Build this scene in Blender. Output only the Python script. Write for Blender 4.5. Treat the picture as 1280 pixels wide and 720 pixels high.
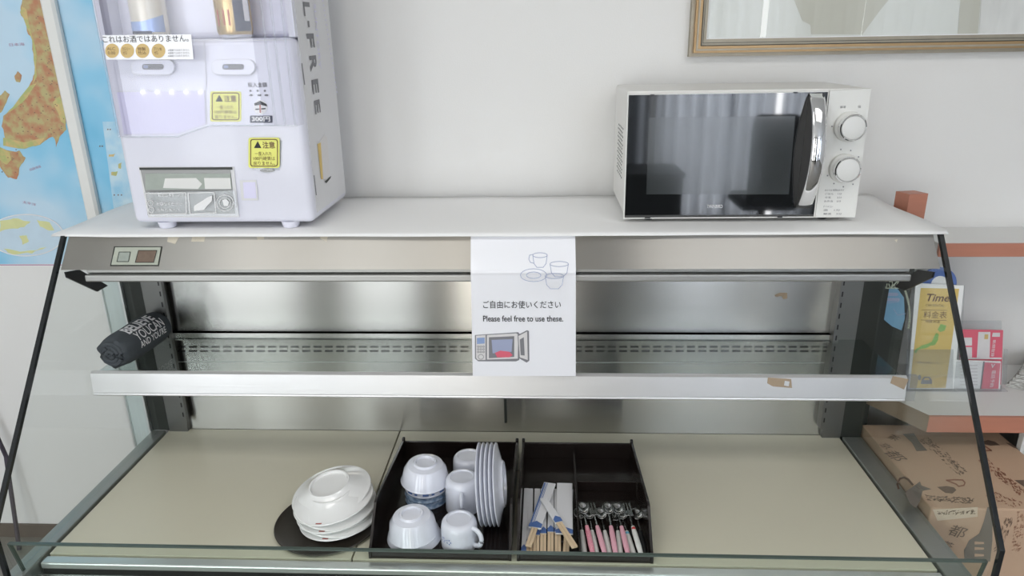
import bpy, bmesh, math, random
import numpy as np
from mathutils import Vector, Matrix
random.seed(7)
PI = math.pi
for o in list(bpy.data.objects): bpy.data.objects.remove(o)
C = bpy.context.scene.collection
SC = bpy.context.scene

# ------------------------------------------------------------------ camera
FPX = 884.64
PITCH, YAW, ROLL = .33249423, .05124321, .01683513
CAM = Vector((0, 0, 1.40))
cp, sp, cy, sy = math.cos(PITCH), math.sin(PITCH), math.cos(YAW), math.sin(YAW)
fwd = Vector((-sy*cp, cy*cp, -sp)); right0 = Vector((cy, sy, 0)); down0 = fwd.cross(right0)
RT = right0*math.cos(ROLL) + down0*math.sin(ROLL)
DN = -right0*math.sin(ROLL) + down0*math.cos(ROLL)
cam = bpy.data.cameras.new('camera'); co = bpy.data.objects.new('camera', cam); C.objects.link(co)
m = Matrix((RT, -DN, -fwd)).transposed().to_4x4(); m.translation = CAM; co.matrix_world = m
cam.sensor_width = 36; cam.lens = FPX*36/1280; cam.clip_start = .02
SC.camera = co
SC.view_settings.view_transform = 'Standard'; SC.view_settings.look = 'None'
SC.view_settings.gamma = 1; SC.view_settings.use_curve_mapping = False
SC.view_settings.exposure = -.13

# ------------------------------------------------------------------ world and light
w = bpy.data.worlds.new('world'); SC.world = w; w.use_nodes = True
w.node_tree.nodes['Background'].inputs[0].default_value = (.9, .95, 1, 1)
w.node_tree.nodes['Background'].inputs[1].default_value = 1.0
def area(name, loc, target, sx, sy_, power, col=(1, 1, 1)):
    l = bpy.data.lights.new(name, 'AREA'); l.shape = 'RECTANGLE'; l.size = sx; l.size_y = sy_
    l.energy = power; l.color = col
    o = bpy.data.objects.new(name, l); C.objects.link(o); o.location = loc
    o.rotation_euler = (Vector(target)-Vector(loc)).to_track_quat('-Z', 'Y').to_euler()
    return o
WY = -2.42
# daylight entering by the tall windows behind the camera
area('daylight_window_1', (-2.55, WY, 1.26), (-2.55, 0, 1.26), 1.0, 2.24, 32, (.93, .97, 1))
area('daylight_window_2', (-1.35, WY, 1.26), (-1.35, 0, 1.26), .55, 2.24, 17, (.93, .97, 1))
area('daylight_window_3', (-.58, WY, 1.26), (-.58, 0, 1.26), .24, 2.24, 14, (1, .95, .86))
area('daylight_slit', (.10, WY, 1.26), (.10, 0, 1.26), .06, 2.24, 4.5, (1, .97, .92))
area('daylight_window_4', (1.35, WY, 1.26), (1.35, 0, 1.26), 1.1, 2.24, 78, (.97, .98, 1))
area('daylight_window_5', (2.75, WY, 1.26), (2.75, 0, 1.26), .7, 2.24, 32, (.93, .97, 1))
# two ceiling light panels
area('ceiling_panel_light_1', (-.9, .2, 2.46), (-.9, .2, 0), 1.2, .6, 10, (1, .98, .95))
area('ceiling_panel_light_2', (1.0, .2, 2.46), (1.0, .2, 0), 1.2, .6, 10, (1, .98, .95))

# ------------------------------------------------------------------ materials
def mat(name, col, rough=.5, metal=0, spec=.5, noise=0, nscale=30, bump=0, bscale=(200, 200, 200), coat=0, emit=None, col2=None, stretch=(1, 1, 1)):
    M = bpy.data.materials.new(name); M.use_nodes = True
    nt = M.node_tree; b = nt.nodes['Principled BSDF']
    b.inputs['Base Color'].default_value = (*col, 1); b.inputs['Roughness'].default_value = rough
    b.inputs['Metallic'].default_value = metal; b.inputs['Specular IOR Level'].default_value = spec
    b.inputs['Coat Weight'].default_value = coat
    tc = nt.nodes.new('ShaderNodeTexCoord')
    mp = nt.nodes.new('ShaderNodeMapping'); mp.inputs['Scale'].default_value = stretch
    nt.links.new(tc.outputs['Object'], mp.inputs[0])
    n = nt.nodes.new('ShaderNodeTexNoise'); n.inputs['Scale'].default_value = nscale; n.inputs['Detail'].default_value = 4
    nt.links.new(mp.outputs[0], n.inputs['Vector'])
    mx = nt.nodes.new('ShaderNodeMix'); mx.data_type = 'RGBA'
    k = noise
    mx.inputs['A'].default_value = (*[c*(1-k) for c in col], 1)
    mx.inputs['B'].default_value = (*(col2 if col2 else [min(1, c*(1+k)) for c in col]), 1)
    if col2:
        mx.inputs['A'].default_value = (*col, 1)
        r = nt.nodes.new('ShaderNodeMapRange'); r.inputs[1].default_value = .38; r.inputs[2].default_value = .62
        nt.links.new(n.outputs['Fac'], r.inputs[0]); nt.links.new(r.outputs[0], mx.inputs['Factor'])
    else: nt.links.new(n.outputs['Fac'], mx.inputs['Factor'])
    nt.links.new(mx.outputs['Result'], b.inputs['Base Color'])
    if bump:
        mp2 = nt.nodes.new('ShaderNodeMapping'); mp2.inputs['Scale'].default_value = bscale
        nt.links.new(tc.outputs['Object'], mp2.inputs[0])
        n2 = nt.nodes.new('ShaderNodeTexNoise'); n2.inputs['Scale'].default_value = 1; n2.inputs['Detail'].default_value = 3
        nt.links.new(mp2.outputs[0], n2.inputs['Vector'])
        bp = nt.nodes.new('ShaderNodeBump'); bp.inputs['Strength'].default_value = bump; bp.inputs['Distance'].default_value = .002
        nt.links.new(n2.outputs['Fac'], bp.inputs['Height']); nt.links.new(bp.outputs[0], b.inputs['Normal'])
    if name.startswith('brushed'):
        tv = nt.nodes.new('ShaderNodeCombineXYZ'); tv.inputs[2].default_value = 1
        nt.links.new(tv.outputs[0], b.inputs['Tangent']); b.inputs['Anisotropic'].default_value = 1.0
    if emit:
        b.inputs['Emission Color'].default_value = (*emit[0], 1); b.inputs['Emission Strength'].default_value = emit[1]
    return M
def clear(name, tint, refl=1.0, rough=0, base=.04, frost=0):
    M = bpy.data.materials.new(name); M.use_nodes = True; nt = M.node_tree; nt.nodes.clear()
    out = nt.nodes.new('ShaderNodeOutputMaterial'); t = nt.nodes.new('ShaderNodeBsdfTransparent'); t.inputs[0].default_value = (*tint, 1)
    g = nt.nodes.new('ShaderNodeBsdfGlossy'); g.inputs['Roughness'].default_value = rough
    lw0 = nt.nodes.new('ShaderNodeLayerWeight'); lw0.inputs[0].default_value = .5
    pw = nt.nodes.new('ShaderNodeMath'); pw.operation = 'POWER'; pw.inputs[1].default_value = 5
    nt.links.new(lw0.outputs['Facing'], pw.inputs[0])
    lw = nt.nodes.new('ShaderNodeMath'); lw.operation = 'MULTIPLY_ADD'; lw.inputs[1].default_value = 1-base; lw.inputs[2].default_value = base
    nt.links.new(pw.outputs[0], lw.inputs[0])
    mth = nt.nodes.new('ShaderNodeMath'); mth.operation = 'MULTIPLY'; mth.inputs[1].default_value = refl
    mx = nt.nodes.new('ShaderNodeMixShader')
    nt.links.new(lw.outputs[0], mth.inputs[0]); nt.links.new(mth.outputs[0], mx.inputs[0])
    src = t.outputs[0]
    if frost:
        d = nt.nodes.new('ShaderNodeBsdfDiffuse'); d.inputs[0].default_value = (.85, .86, .9, 1)
        m2 = nt.nodes.new('ShaderNodeMixShader'); m2.inputs[0].default_value = frost
        nt.links.new(t.outputs[0], m2.inputs[1]); nt.links.new(d.outputs[0], m2.inputs[2]); src = m2.outputs[0]
    nt.links.new(src, mx.inputs[1]); nt.links.new(g.outputs[0], mx.inputs[2]); nt.links.new(mx.outputs[0], out.inputs[0])
    return M
M = {}
M['wall'] = mat('white_wall_paint', (.77, .765, .75), .85, noise=.012, nscale=3, bump=.15, bscale=(300, 300, 300))
M['wallg'] = mat('backlit_wall_grey', (.22, .22, .21), .9, noise=.03)  # backlit darkness of the window wall put into its colour, for the steel reflections
M['ceil'] = mat('ceiling_white', (.8, .8, .79), .9, noise=.02)
M['floor'] = mat('dark_brown_floor', (.20, .19, .17), .4, noise=.2, nscale=8)
M['base'] = mat('brown_baseboard', (.10, .075, .06), .6, noise=.1)
M['steel'] = mat('brushed_stainless', (.54, .535, .51), .24, 1, noise=.05, nscale=5, stretch=(3, 1, 1))
M['steel_h'] = mat('brushed_stainless_hood', (.47, .45, .415), .36, 1, noise=.07, nscale=4)
M['alu'] = mat('aluminium', (.84, .84, .84), .32, .8, noise=.03, nscale=12, bump=.08, bscale=(3, 400, 900))
M['alu2'] = mat('dull_aluminium', (.50, .50, .485), .36, .9, noise=.05, nscale=12)
M['dsteel'] = mat('dull_stainless', (.24, .24, .235), .4, 1, noise=.1, nscale=8)
M['black'] = mat('black_plastic', (.012, .012, .013), .35, noise=.1)
M['blackedge'] = mat('dark_glass_edge', (.012, .014, .016), .2, noise=.1)
M['gedge'] = mat('green_glass_edge', (.09, .12, .105), .2, noise=.1)
M['dark'] = mat('dark_green_grey_metal', (.022, .026, .022), .45, noise=.15, nscale=10)
M['deck'] = mat('cream_laminate_deck', (.68, .645, .515), .27, noise=.03, nscale=4, spec=.4)
M['deck2'] = mat('cream_laminate_deck_insert', (.69, .655, .53), .27, noise=.03, nscale=4, spec=.4)
M['frame_m'] = mat('grey_metal_frame', (.40, .42, .40), .4, .7, noise=.05)
M['glass'] = clear('side_glass', (.972, .988, .982), 1.0)
M['glass_f'] = clear('front_glass', (.93, .965, .945), .5)
M['sglass'] = clear('shelf_glass', (.86, .89, .88), .8)
M['acryl'] = clear('clear_acrylic', (.94, .95, .955), .9, frost=.06)
M['cover'] = clear('machine_clear_cover', (.97, .97, .985), .7)
M['pale'] = mat('pale_bracket_reflection', (.60, .67, .66), .3, noise=.12, nscale=6, stretch=(60, 1, 1))
M['paper'] = mat('white_paper', (.90, .90, .895), .6, noise=.008, nscale=5)
M['lam'] = mat('laminated_paper', (.90, .905, .945), .25, noise=.005, coat=.3)
M['ink'] = mat('black_ink', (.02, .02, .025), .6)
M['inkg'] = mat('grey_ink', (.22, .22, .24), .6)
M['inkb'] = mat('pale_blue_ink', (.36, .40, .56), .6)
M['inkw'] = mat('white_ink', (.85, .85, .86), .6)
M['mach'] = mat('lavender_white_plastic', (.76, .765, .86), .3, noise=.01, coat=.2)
M['machside'] = mat('machine_side_sticker', (.72, .72, .74), .45, noise=.01)
M['machlit'] = mat('lavender_lit_tone', (.72, .70, .90), .4, noise=.02)
M['led'] = mat('violet_white_led', (.9, .9, 1), .4, emit=((.80, .80, 1), 5))
M['yel'] = mat('yellow_sticker', (.83, .83, .20), .5, noise=.02)
M['golden'] = mat('gold_print', (.66, .48, .20), .5, noise=.03)
M['brownink'] = mat('brown_ink', (.17, .09, .05), .6)
M['mwhite'] = mat('microwave_white', (.76, .75, .725), .4, noise=.01)
M['mwfront'] = mat('microwave_panel_white', (.74, .74, .71), .35, noise=.01)
M['mwglass'] = mat('black_door_glass', (.008, .009, .010), .04, spec=.9, coat=1)
M['mwwin'] = mat('door_window_mesh', (.03, .034, .034), .12, spec=.9, coat=.8, noise=.1, nscale=60)
M['chrome'] = mat('chrome', (.85, .85, .86), .06, 1)
M['cap'] = mat('knob_cap', (.72, .72, .70), .3, noise=.01)
M['goldframe'] = mat('gold_leaf_frame', (.40, .265, .135), .38, .75, noise=.12, nscale=9, stretch=(3, 3, 3))
M['champ'] = mat('champagne_frame', (.36, .32, .25), .45, .6, noise=.12, nscale=40)
M['art'] = mat('pale_art_paper', (.66, .68, .64), .6, noise=.04, nscale=3)
M['art2'] = mat('beige_mirrored_shape', (.53, .53, .46), .6, noise=.03, nscale=3)
M['artw'] = mat('pale_streak_tone', (.70, .71, .69), .6, noise=.12, nscale=60, stretch=(1, 1, .3))
M['wood'] = mat('red_brown_wood', (.50, .21, .14), .45, noise=.10, nscale=12, stretch=(1, 8, 8))
M['woodd'] = mat('dull_wood_edge', (.27, .20, .14), .5, noise=.12, nscale=20)
M['lamin'] = mat('white_laminate', (.74, .74, .725), .4, noise=.01)
M['card'] = mat('tan_cardboard', (.56, .385, .265), .8, noise=.04, nscale=10)
M['cardink'] = mat('brown_box_print', (.17, .115, .085), .8, noise=.1)
M['cardgrey'] = mat('grey_box_print', (.19, .165, .14), .8, noise=.1)
M['cardink2'] = mat('umber_box_print', (.30, .13, .08), .8, noise=.1)
M['cardpale'] = mat('pale_box_print', (.68, .56, .42), .8, noise=.1)
M['tray'] = mat('dark_brown_lacquer_tray', (.012, .008, .007), .16, noise=.2, spec=.6)
M['disc'] = mat('black_brown_round_tray', (.030, .024, .018), .4, noise=.15)
M['china'] = mat('white_porcelain', (.86, .86, .85), .12, spec=.6, coat=.4)
M['china2'] = mat('cool_white_porcelain', (.76, .78, .86), .12, spec=.6, coat=.4)
M['bluepat'] = mat('blue_pattern_glaze', (.16, .25, .40), .2, col2=(.42, .53, .66), nscale=90, coat=.4, stretch=(1, 1, 2))
M['bluep'] = mat('blue_print', (.09, .17, .42), .4)
M['redp'] = mat('red_brown_print', (.45, .12, .10), .4)
M['sleeve'] = mat('white_paper_sleeve', (.78, .78, .80), .7, noise=.02)
M['bamboo'] = mat('pale_wood_chopstick', (.74, .57, .38), .6, noise=.08, nscale=20, stretch=(20, 1, 1))
M['pink'] = mat('pink_plastic', (.80, .42, .50), .3, noise=.05)
M['hotpink'] = mat('dotted_pink_plastic', (.75, .20, .30), .3, col2=(.85, .45, .5), nscale=400)
M['whitep'] = mat('white_plastic', (.80, .80, .76), .3, noise=.04, nscale=90)
M['cyan'] = mat('cyan_plastic', (.16, .52, .68), .3)
M['redpl'] = mat('red_plastic', (.55, .06, .06), .3)
M['silver'] = mat('cutlery_steel', (.55, .55, .55), .12, 1)
M['fabric'] = mat('charcoal_fabric', (.065, .075, .085), .9, noise=.15, nscale=60, bump=.5, bscale=(500, 500, 500))
M['tape'] = mat('old_brown_tape', (.38, .29, .20), .6, noise=.15, nscale=50)
M['residue'] = mat('tape_residue', (.62, .57, .47), .6, noise=.15, nscale=80)
M['yleaf'] = mat('mustard_leaflet', (.73, .53, .17), .5, noise=.03)
M['green'] = mat('green_print', (.28, .50, .14), .5)
M['pinkc'] = mat('crimson_card', (.73, .14, .20), .45, noise=.04)
M['palepr'] = mat('pale_card_print', (.72, .70, .70), .45, noise=.05, nscale=100)
M['tagb'] = mat('blue_tag', (.20, .40, .58), .35, noise=.2, nscale=8)
M['navy'] = mat('blue_disc', (.12, .20, .50), .4, noise=.05)
M['beads'] = mat('pale_green_beads', (.62, .66, .54), .4)
M['news'] = mat('newsprint', (.30, .29, .27), .8, col2=(.62, .62, .59), nscale=70, stretch=(1, 3, 6))
M['gold_can'] = mat('gold_can', (.62, .45, .22), .25, .7, noise=.08)
M['can_blue'] = mat('pale_blue_can', (.36, .48, .78), .25, .35, noise=.04)
M['can_cream'] = mat('cream_can_print', (.72, .68, .58), .3, .2, noise=.04)
M['canalu'] = mat('can_aluminium', (.7, .7, .72), .2, 1)
M['navyink'] = mat('dark_navy_print', (.03, .035, .08), .4)
M['lcd'] = mat('grey_lcd', (.33, .37, .33), .3, noise=.1, nscale=80)
M['lcdr'] = mat('brown_display_window', (.17, .12, .09), .3, noise=.2, nscale=120)
M['greeng'] = mat('grey_green_bezel', (.42, .45, .38), .5, noise=.03)
M['mapred'] = mat('map_border_purple', (.48, .30, .42), .5)
M['conduit'] = mat('white_conduit', (.78, .78, .75), .5, noise=.02)
M['land'] = mat('map_land_relief', (.47, .21, .11), .35, col2=(.47, .41, .19), nscale=48)
M['land2'] = mat('map_land_olive', (.42, .46, .17), .35, col2=(.62, .46, .20), nscale=60)
M['mapdot'] = mat('map_town_marks', (.22, .14, .10), .5)
M['mappale'] = mat('map_inset_pale_blue', (.55, .69, .80), .35, noise=.08, nscale=30)
M['mapy'] = mat('map_inset_land', (.66, .68, .34), .35, noise=.1, nscale=40)
M['inset'] = mat('map_inset_sea', (.30, .58, .78), .35, col2=(.55, .72, .82), nscale=18)
def sheer():
    Mm = bpy.data.materials.new('sheer_curtain'); Mm.use_nodes = True; nt = Mm.node_tree; nt.nodes.clear()
    out = nt.nodes.new('ShaderNodeOutputMaterial'); t = nt.nodes.new('ShaderNodeBsdfTransparent'); d = nt.nodes.new('ShaderNodeBsdfTranslucent'); f = nt.nodes.new('ShaderNodeBsdfDiffuse')
    t.inputs[0].default_value = (.9, .92, .95, 1); d.inputs[0].default_value = (.75, .78, .82, 1); f.inputs[0].default_value = (.6, .61, .63, 1)
    m1 = nt.nodes.new('ShaderNodeMixShader'); m2 = nt.nodes.new('ShaderNodeMixShader'); m1.inputs[0].default_value = .4; m2.inputs[0].default_value = .72
    nt.links.new(d.outputs[0], m1.inputs[1]); nt.links.new(f.outputs[0], m1.inputs[2]); nt.links.new(t.outputs[0], m2.inputs[1]); nt.links.new(m1.outputs[0], m2.inputs[2]); nt.links.new(m2.outputs[0], out.inputs[0])
    return Mm
M['curtain'] = sheer()
M['chairf'] = mat('dark_chair_fabric', (.05, .052, .055), .8, noise=.1)
M['counterd'] = mat('dark_counter', (.012, .012, .012), .5, noise=.1)
M['cable'] = mat('dark_purple_cable', (.05, .04, .06), .5)
def sea_material():
    Mm = bpy.data.materials.new('map_sea'); Mm.use_nodes = True; nt = Mm.node_tree; b = nt.nodes['Principled BSDF']
    tc = nt.nodes.new('ShaderNodeTexCoord'); n = nt.nodes.new('ShaderNodeTexNoise'); n.inputs['Scale'].default_value = 3.2; n.inputs['Detail'].default_value = 3
    r = nt.nodes.new('ShaderNodeValToRGB'); e = r.color_ramp.elements
    e[0].position = .36; e[0].color = (.16, .50, .74, 1); e[1].position = .62; e[1].color = (.52, .70, .84, 1)
    k = e.new(.48); k.color = (.26, .58, .80, 1)
    nt.links.new(tc.outputs['Object'], n.inputs['Vector']); nt.links.new(n.outputs['Fac'], r.inputs[0]); nt.links.new(r.outputs[0], b.inputs['Base Color'])
    b.inputs['Roughness'].default_value = .3
    return Mm
M['sea'] = sea_material()

# ------------------------------------------------------------------ helpers
class MB:
    def __init__(s): s.bm = bmesh.new()
    def box(s, x0, x1, y0, y1, z0, z1, bev=0, seg=2, mtx=None):
        r = bmesh.ops.create_cube(s.bm, size=1)['verts']
        bmesh.ops.scale(s.bm, vec=(abs(x1-x0), abs(y1-y0), abs(z1-z0)), verts=r)
        bmesh.ops.translate(s.bm, vec=((x0+x1)/2, (y0+y1)/2, (z0+z1)/2), verts=r)
        if bev:
            ed = list({e for v in r for e in v.link_edges})
            q = bmesh.ops.bevel(s.bm, geom=ed, offset=bev, segments=seg, affect='EDGES', profile=.5)
            r = list({v for f in q['faces'] for v in f.verts} | {v for v in r if v.is_valid})
        if mtx: bmesh.ops.transform(s.bm, matrix=mtx, verts=r)
        return s
    def prism(s, pts, ext):                                   # pts world 3D ngon, ext vector
        ext = Vector(ext)
        a = [s.bm.verts.new(Vector(p)) for p in pts]; b = [s.bm.verts.new(Vector(p)+ext) for p in pts]
        n = len(pts)
        s.bm.faces.new(a); s.bm.faces.new(b[::-1])
        for i in range(n): s.bm.faces.new((a[i], b[i], b[(i+1) % n], a[(i+1) % n]))
        return s
    def poly(s, pts): s.bm.faces.new([s.bm.verts.new(Vector(p)) for p in pts]); return s
    def lathe(s, prof, c=(0, 0, 0), seg=40, mtx=None):        # prof (r,z)
        rows = []
        for r, z in prof:
            if r < 1e-6: rows.append([s.bm.verts.new((0, 0, z))])
            else: rows.append([s.bm.verts.new((r*math.cos(2*PI*i/seg), r*math.sin(2*PI*i/seg), z)) for i in range(seg)])
        for a, b in zip(rows, rows[1:]):
            for i in range(seg):
                j = (i+1) % seg
                q = [a[i % len(a)], a[j % len(a)], b[j % len(b)], b[i % len(b)]]
                u = []
                for v in q:
                    if v not in u: u.append(v)
                if len(u) > 2: s.bm.faces.new(u)
        vs = [v for r in rows for v in r]
        if mtx: bmesh.ops.transform(s.bm, matrix=mtx, verts=vs)
        bmesh.ops.translate(s.bm, vec=c, verts=vs)
        return s
    def tube(s, pts, rad, seg=10, flat=1):
        pts = [Vector(p) for p in pts]; rows = []
        up = Vector((0, 0, 1))
        for i, p in enumerate(pts):
            d = (pts[min(i+1, len(pts)-1)]-pts[max(i-1, 0)]).normalized()
            a = d.cross(up)
            if a.length < .05: a = d.cross(Vector((1, 0, 0)))
            a.normalize(); b = a.cross(d)
            r = rad[i] if isinstance(rad, (list, tuple)) else rad
            rows.append([s.bm.verts.new(p+a*r*math.cos(2*PI*k/seg)+b*r*flat*math.sin(2*PI*k/seg)) for k in range(seg)])
        for x, y in zip(rows, rows[1:]):
            for i in range(seg): s.bm.faces.new((x[i], x[(i+1) % seg], y[(i+1) % seg], y[i]))
        s.bm.faces.new(rows[0]); s.bm.faces.new(rows[-1][::-1])
        return s
    def build(s, name, m, parent=None, smooth=False, bevel=0):
        bmesh.ops.recalc_face_normals(s.bm, faces=s.bm.faces)
        me = bpy.data.meshes.new(name); s.bm.to_mesh(me); s.bm.free()
        if smooth:
            for p in me.polygons: p.use_smooth = True
        me.materials.append(m if not isinstance(m, str) else M[m])
        o = bpy.data.objects.new(name, me); C.objects.link(o)
        if smooth:
            me.set_sharp_from_angle(angle=math.radians(38))
        if parent: attach(o, parent)
        return o
def attach(o, parent):
    o.parent = parent
    L = Vector((0, 0, 0)); q = parent
    if parent.parent is None: L = parent.location.copy()
    o.matrix_parent_inverse = Matrix.Translation(-L)
def tag(o, label, cat, group=None, kind=None):
    o['label'] = label; o['category'] = cat
    if group: o['group'] = group
    if kind: o['kind'] = kind
    return o
def thing(name, label, cat, loc=(0, 0, 0), group=None):
    o = bpy.data.objects.new(name, None); C.objects.link(o); o.location = loc; o.empty_display_size = .05
    return tag(o, label, cat, group)
def struct(name, mb, m):
    o = mb.build(name, m); o['kind'] = 'structure'; return o
def dup(root, loc=None, rot=None, label=None, group=None):
    r = root.copy(); C.objects.link(r)
    if loc: r.location = loc
    if rot: r.rotation_euler = rot
    if label: r['label'] = label
    if group: r['group'] = group
    for ch in [c for c in bpy.data.objects if c.parent == root]:
        c = ch.copy(); C.objects.link(c); c.parent = r
        for g in [x for x in bpy.data.objects if x.parent == ch]:
            d = g.copy(); C.objects.link(d); d.parent = c
    return r
# a surface in the place: point + outward normal. S.at(px, py) is the spot of that surface which the photo shows there
class Surf:
    def __init__(s, p, n): s.p = Vector(p); s.n = Vector(n).normalized()
    def at(s, px, py, off=0):
        d = RT*((px-640)/FPX) + DN*((py-360)/FPX) + fwd
        t = (s.p+s.n*off-CAM).dot(s.n)/d.dot(s.n)
        return CAM + d*t
def FY(y): return Surf((0, y, 0), (0, -1, 0))
def FX(x, sgn=1): return Surf((x, 0, 0), (sgn, 0, 0))
def FZ(z): return Surf((0, 0, z), (0, 0, 1))
def print_on(name, surf, polys, m, parent, off=.0006, th=.0003):
    mb = MB()
    for pl in polys:
        mb.prism([surf.at(x, y, off) for x, y in pl], -surf.n*th)
    return mb.build(name, m, parent)
def ell(cx, cy_, rx, ry, n=20, rot=0):
    return [(cx+rx*math.cos(t)*math.cos(rot)-ry*math.sin(t)*math.sin(rot), cy_+rx*math.cos(t)*math.sin(rot)+ry*math.sin(t)*math.cos(rot)) for t in [2*PI*i/n for i in range(n)]]
def rrect(cx, cy_, w_, h, r, n=4):
    p = []
    for sx, sy_, a in ((1, -1, -90), (1, 1, 0), (-1, 1, 90), (-1, -1, 180)):
        for i in range(n+1):
            t = math.radians(a+90*i/n); p.append((cx+sx*(w_/2-r)+r*math.cos(t), cy_+sy_*(h/2-r)+r*math.sin(t)))
    return p
def ring_on(name, surf, outs, m, parent, wpx=.8, off=.0007):   # closed or open px polylines as thin printed strokes
    mb = MB()
    for pts, closed in outs:
        n = len(pts); rng = range(n if closed else n-1)
        for i in rng:
            a = Vector((*pts[i], 0)); b = Vector((*pts[(i+1) % n], 0)); d = b-a
            if d.length < 1e-6: continue
            d.normalize(); q = Vector((-d.y, d.x, 0))*wpx/2; e = d*wpx*.25
            mb.poly([surf.at(v.x, v.y, off) for v in (a+q-e, b+q+e, b-q+e, a-q-e)])
    return mb.build(name, m, parent)
def text_mesh(s, bold=0.0, spacing=1.0):
    cu = bpy.data.curves.new('t', 'FONT'); cu.body = s; cu.size = 1; cu.offset = bold; cu.space_character = spacing; cu.resolution_u = 3
    o = bpy.data.objects.new('t', cu); C.objects.link(o)
    dg = bpy.context.evaluated_depsgraph_get(); dg.update()
    me = bpy.data.meshes.new_from_object(o.evaluated_get(dg))
    bpy.data.objects.remove(o); bpy.data.curves.remove(cu)
    return me
def text_on(name, s, surf, p0, p1, hpx, m, parent, off=.0008, bold=0.0, shear=0, upvec=None):
    me = text_mesh(s, bold)
    if not len(me.vertices): return None
    A = surf.at(*p0, off); B = surf.at(*p1, off); u = (B-A); W = u.length; u.normalize()
    v = surf.n.cross(u)
    dx, dy = p1[0]-p0[0], p1[1]-p0[1]; L = math.hypot(dx, dy)
    T = surf.at(p0[0]+dy/L*hpx, p0[1]-dx/L*hpx, off)
    H = abs((T-A).dot(v))
    xs = [q.co.x for q in me.vertices]; ys = [q.co.y for q in me.vertices]
    x0, x1, y0, y1 = min(xs), max(xs), min(ys), max(ys)
    for q in me.vertices:
        a = (q.co.x-x0)/(x1-x0)*W; b = (q.co.y-y0)/(y1-y0)*H
        q.co = A+u*(a+shear*b)+v*b
    me.materials.clear(); me.materials.append(M[m] if isinstance(m, str) else m)
    me.name = name
    o = bpy.data.objects.new(name, me); C.objects.link(o)
    if parent: attach(o, parent)
    return o

# ------------------------------------------------------------------ the room
WALL = 1.73
struct('wall_back', MB().box(-3.5, 3.5, WALL, WALL+.1, 0, 2.5), 'wall')
struct('wall_left', MB().box(-3.6, -3.5, -2.6, WALL+.1, 0, 2.5), 'wall')
struct('wall_right', MB().box(3.5, 3.6, -2.6, WALL+.1, 0, 2.5), 'wall')
struct('wall_front', MB().box(-3.6, 3.6, -2.7, -2.6, 0, .14).box(-3.6, 3.6, -2.7, -2.6, 2.4, 2.5)
       .box(-3.6, -3.1, -2.7, -2.6, .14, 2.4).box(-2.0, -1.65, -2.7, -2.6, .14, 2.4).box(-1.05, -.72, -2.7, -2.6, .14, 2.4)
       .box(-.44, .06, -2.7, -2.6, .14, 2.4).box(.14, .75, -2.7, -2.6, .14, 2.4).box(1.95, 2.35, -2.7, -2.6, .14, 2.4).box(3.15, 3.6, -2.7, -2.6, .14, 2.4), 'wallg')
struct('floor', MB().box(-3.6, 3.6, -2.7, WALL+.1, -.1, 0), 'floor')
struct('ceiling', MB().box(-3.6, 3.6, -2.7, WALL+.1, 2.5, 2.6), 'ceil')
struct('baseboard_back', MB().box(-3.5, 3.5, WALL-.008, WALL, 0, .045), 'base')
for i, (x0, x1) in enumerate(((-3.1, -2.0), (-1.65, -1.05), (-.72, -.44), (.06, .14), (.75, 1.95), (2.35, 3.15))):
    mb = MB()
    for a, b, c, d in ((x0, x0+.03, .14, 2.4), (x1-.03, x1, .14, 2.4), (x0+.03, x1-.03, .14, .17), (x0+.03, x1-.03, 2.37, 2.4)):
        mb.box(a, b, -2.68, -2.62, c, d)
    struct('window_%d' % (i+1), mb, 'frame_m')
def curtain(x0, x1, label):
    mb = MB(); n = max(24, int((x1-x0)/.014)); bm = mb.bm; rows = []; q_ = random.Random(int(x0*100))
    for i in range(n+1):
        x = x0+(x1-x0)*i/n+q_.uniform(-.006, .006); y = -2.31+.04*math.sin(i*.9)+.02*math.sin(i*.37)
        rows.append((bm.verts.new((x, y, .12)), bm.verts.new((x, y, 2.42))))
    for a, b in zip(rows, rows[1:]): bm.faces.new((a[0], b[0], b[1], a[1]))
    o = mb.build('curtain', 'curtain', None, True)
    md = o.modifiers.new('s', 'SOLIDIFY'); md.thickness = .002
    tag(o, label, 'curtain')
curtain(.40, .72, 'narrow pale grey gathered curtain beside the slim middle window')
curtain(.78, 1.30, 'sheer gathered curtain mirrored at the left of the microwave door')
curtain(1.30, 1.60, 'sheer gathered curtain mirrored behind the dark chair')
curtain(1.66, 1.94, 'sheer gathered curtain right of the narrow bright gap mirrored in the steel')
curtain(2.36, 3.14, 'sheer gathered curtain added over the rightmost window to soften its reflection')  # unseen curtain added to calm the window's reflection in the picture glass
curtain(2.0, 2.3, 'pale grey gathered curtain between the two rightmost windows')
curtain(-.38, .03, 'wide pale grey gathered curtain between the middle windows')
# seen only mirrored in the oven door: a rounded chair back and a low counter near the window
ch = thing('office_chair', 'dark rounded-back chair mirrored in the microwave door', 'chair', (1.42, -1.77, 0))
MB().box(1.26, 1.555, -1.60, -1.54, .40, .97, .05, 4).build('backrest', 'chairf', ch, True)
MB().box(1.24, 1.60, -1.99, -1.605, .36, .43, .03, 3).build('seat', 'chairf', ch, True)
MB().tube([(1.42, -1.77, .34), (1.42, -1.57, .42)], .02).build('back_post', 'black', ch)
MB().tube([(1.42, -1.77, .05), (1.42, -1.77, .37)], .025).build('pedestal', 'black', ch)
for k in range(5):
    a = 2*PI*k/5+.3
    MB().tube([(1.42, -1.77, .06), (1.42+.28*math.cos(a), -1.77+.28*math.sin(a), .02)], [.02, .0195]).build('leg', 'black', ch)
cn = thing('low_cabinet', 'low black cabinet mirrored in the lower left of the microwave door', 'cabinet', (.78, -2.0, 0))
MB().box(.46, .90, -2.2, -1.8, 0, .55, .005).build('body', 'counterd', cn)
MB().box(.45, .915, -2.21, -1.785, .55, .575, .004).build('top', 'counterd', cn)

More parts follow.
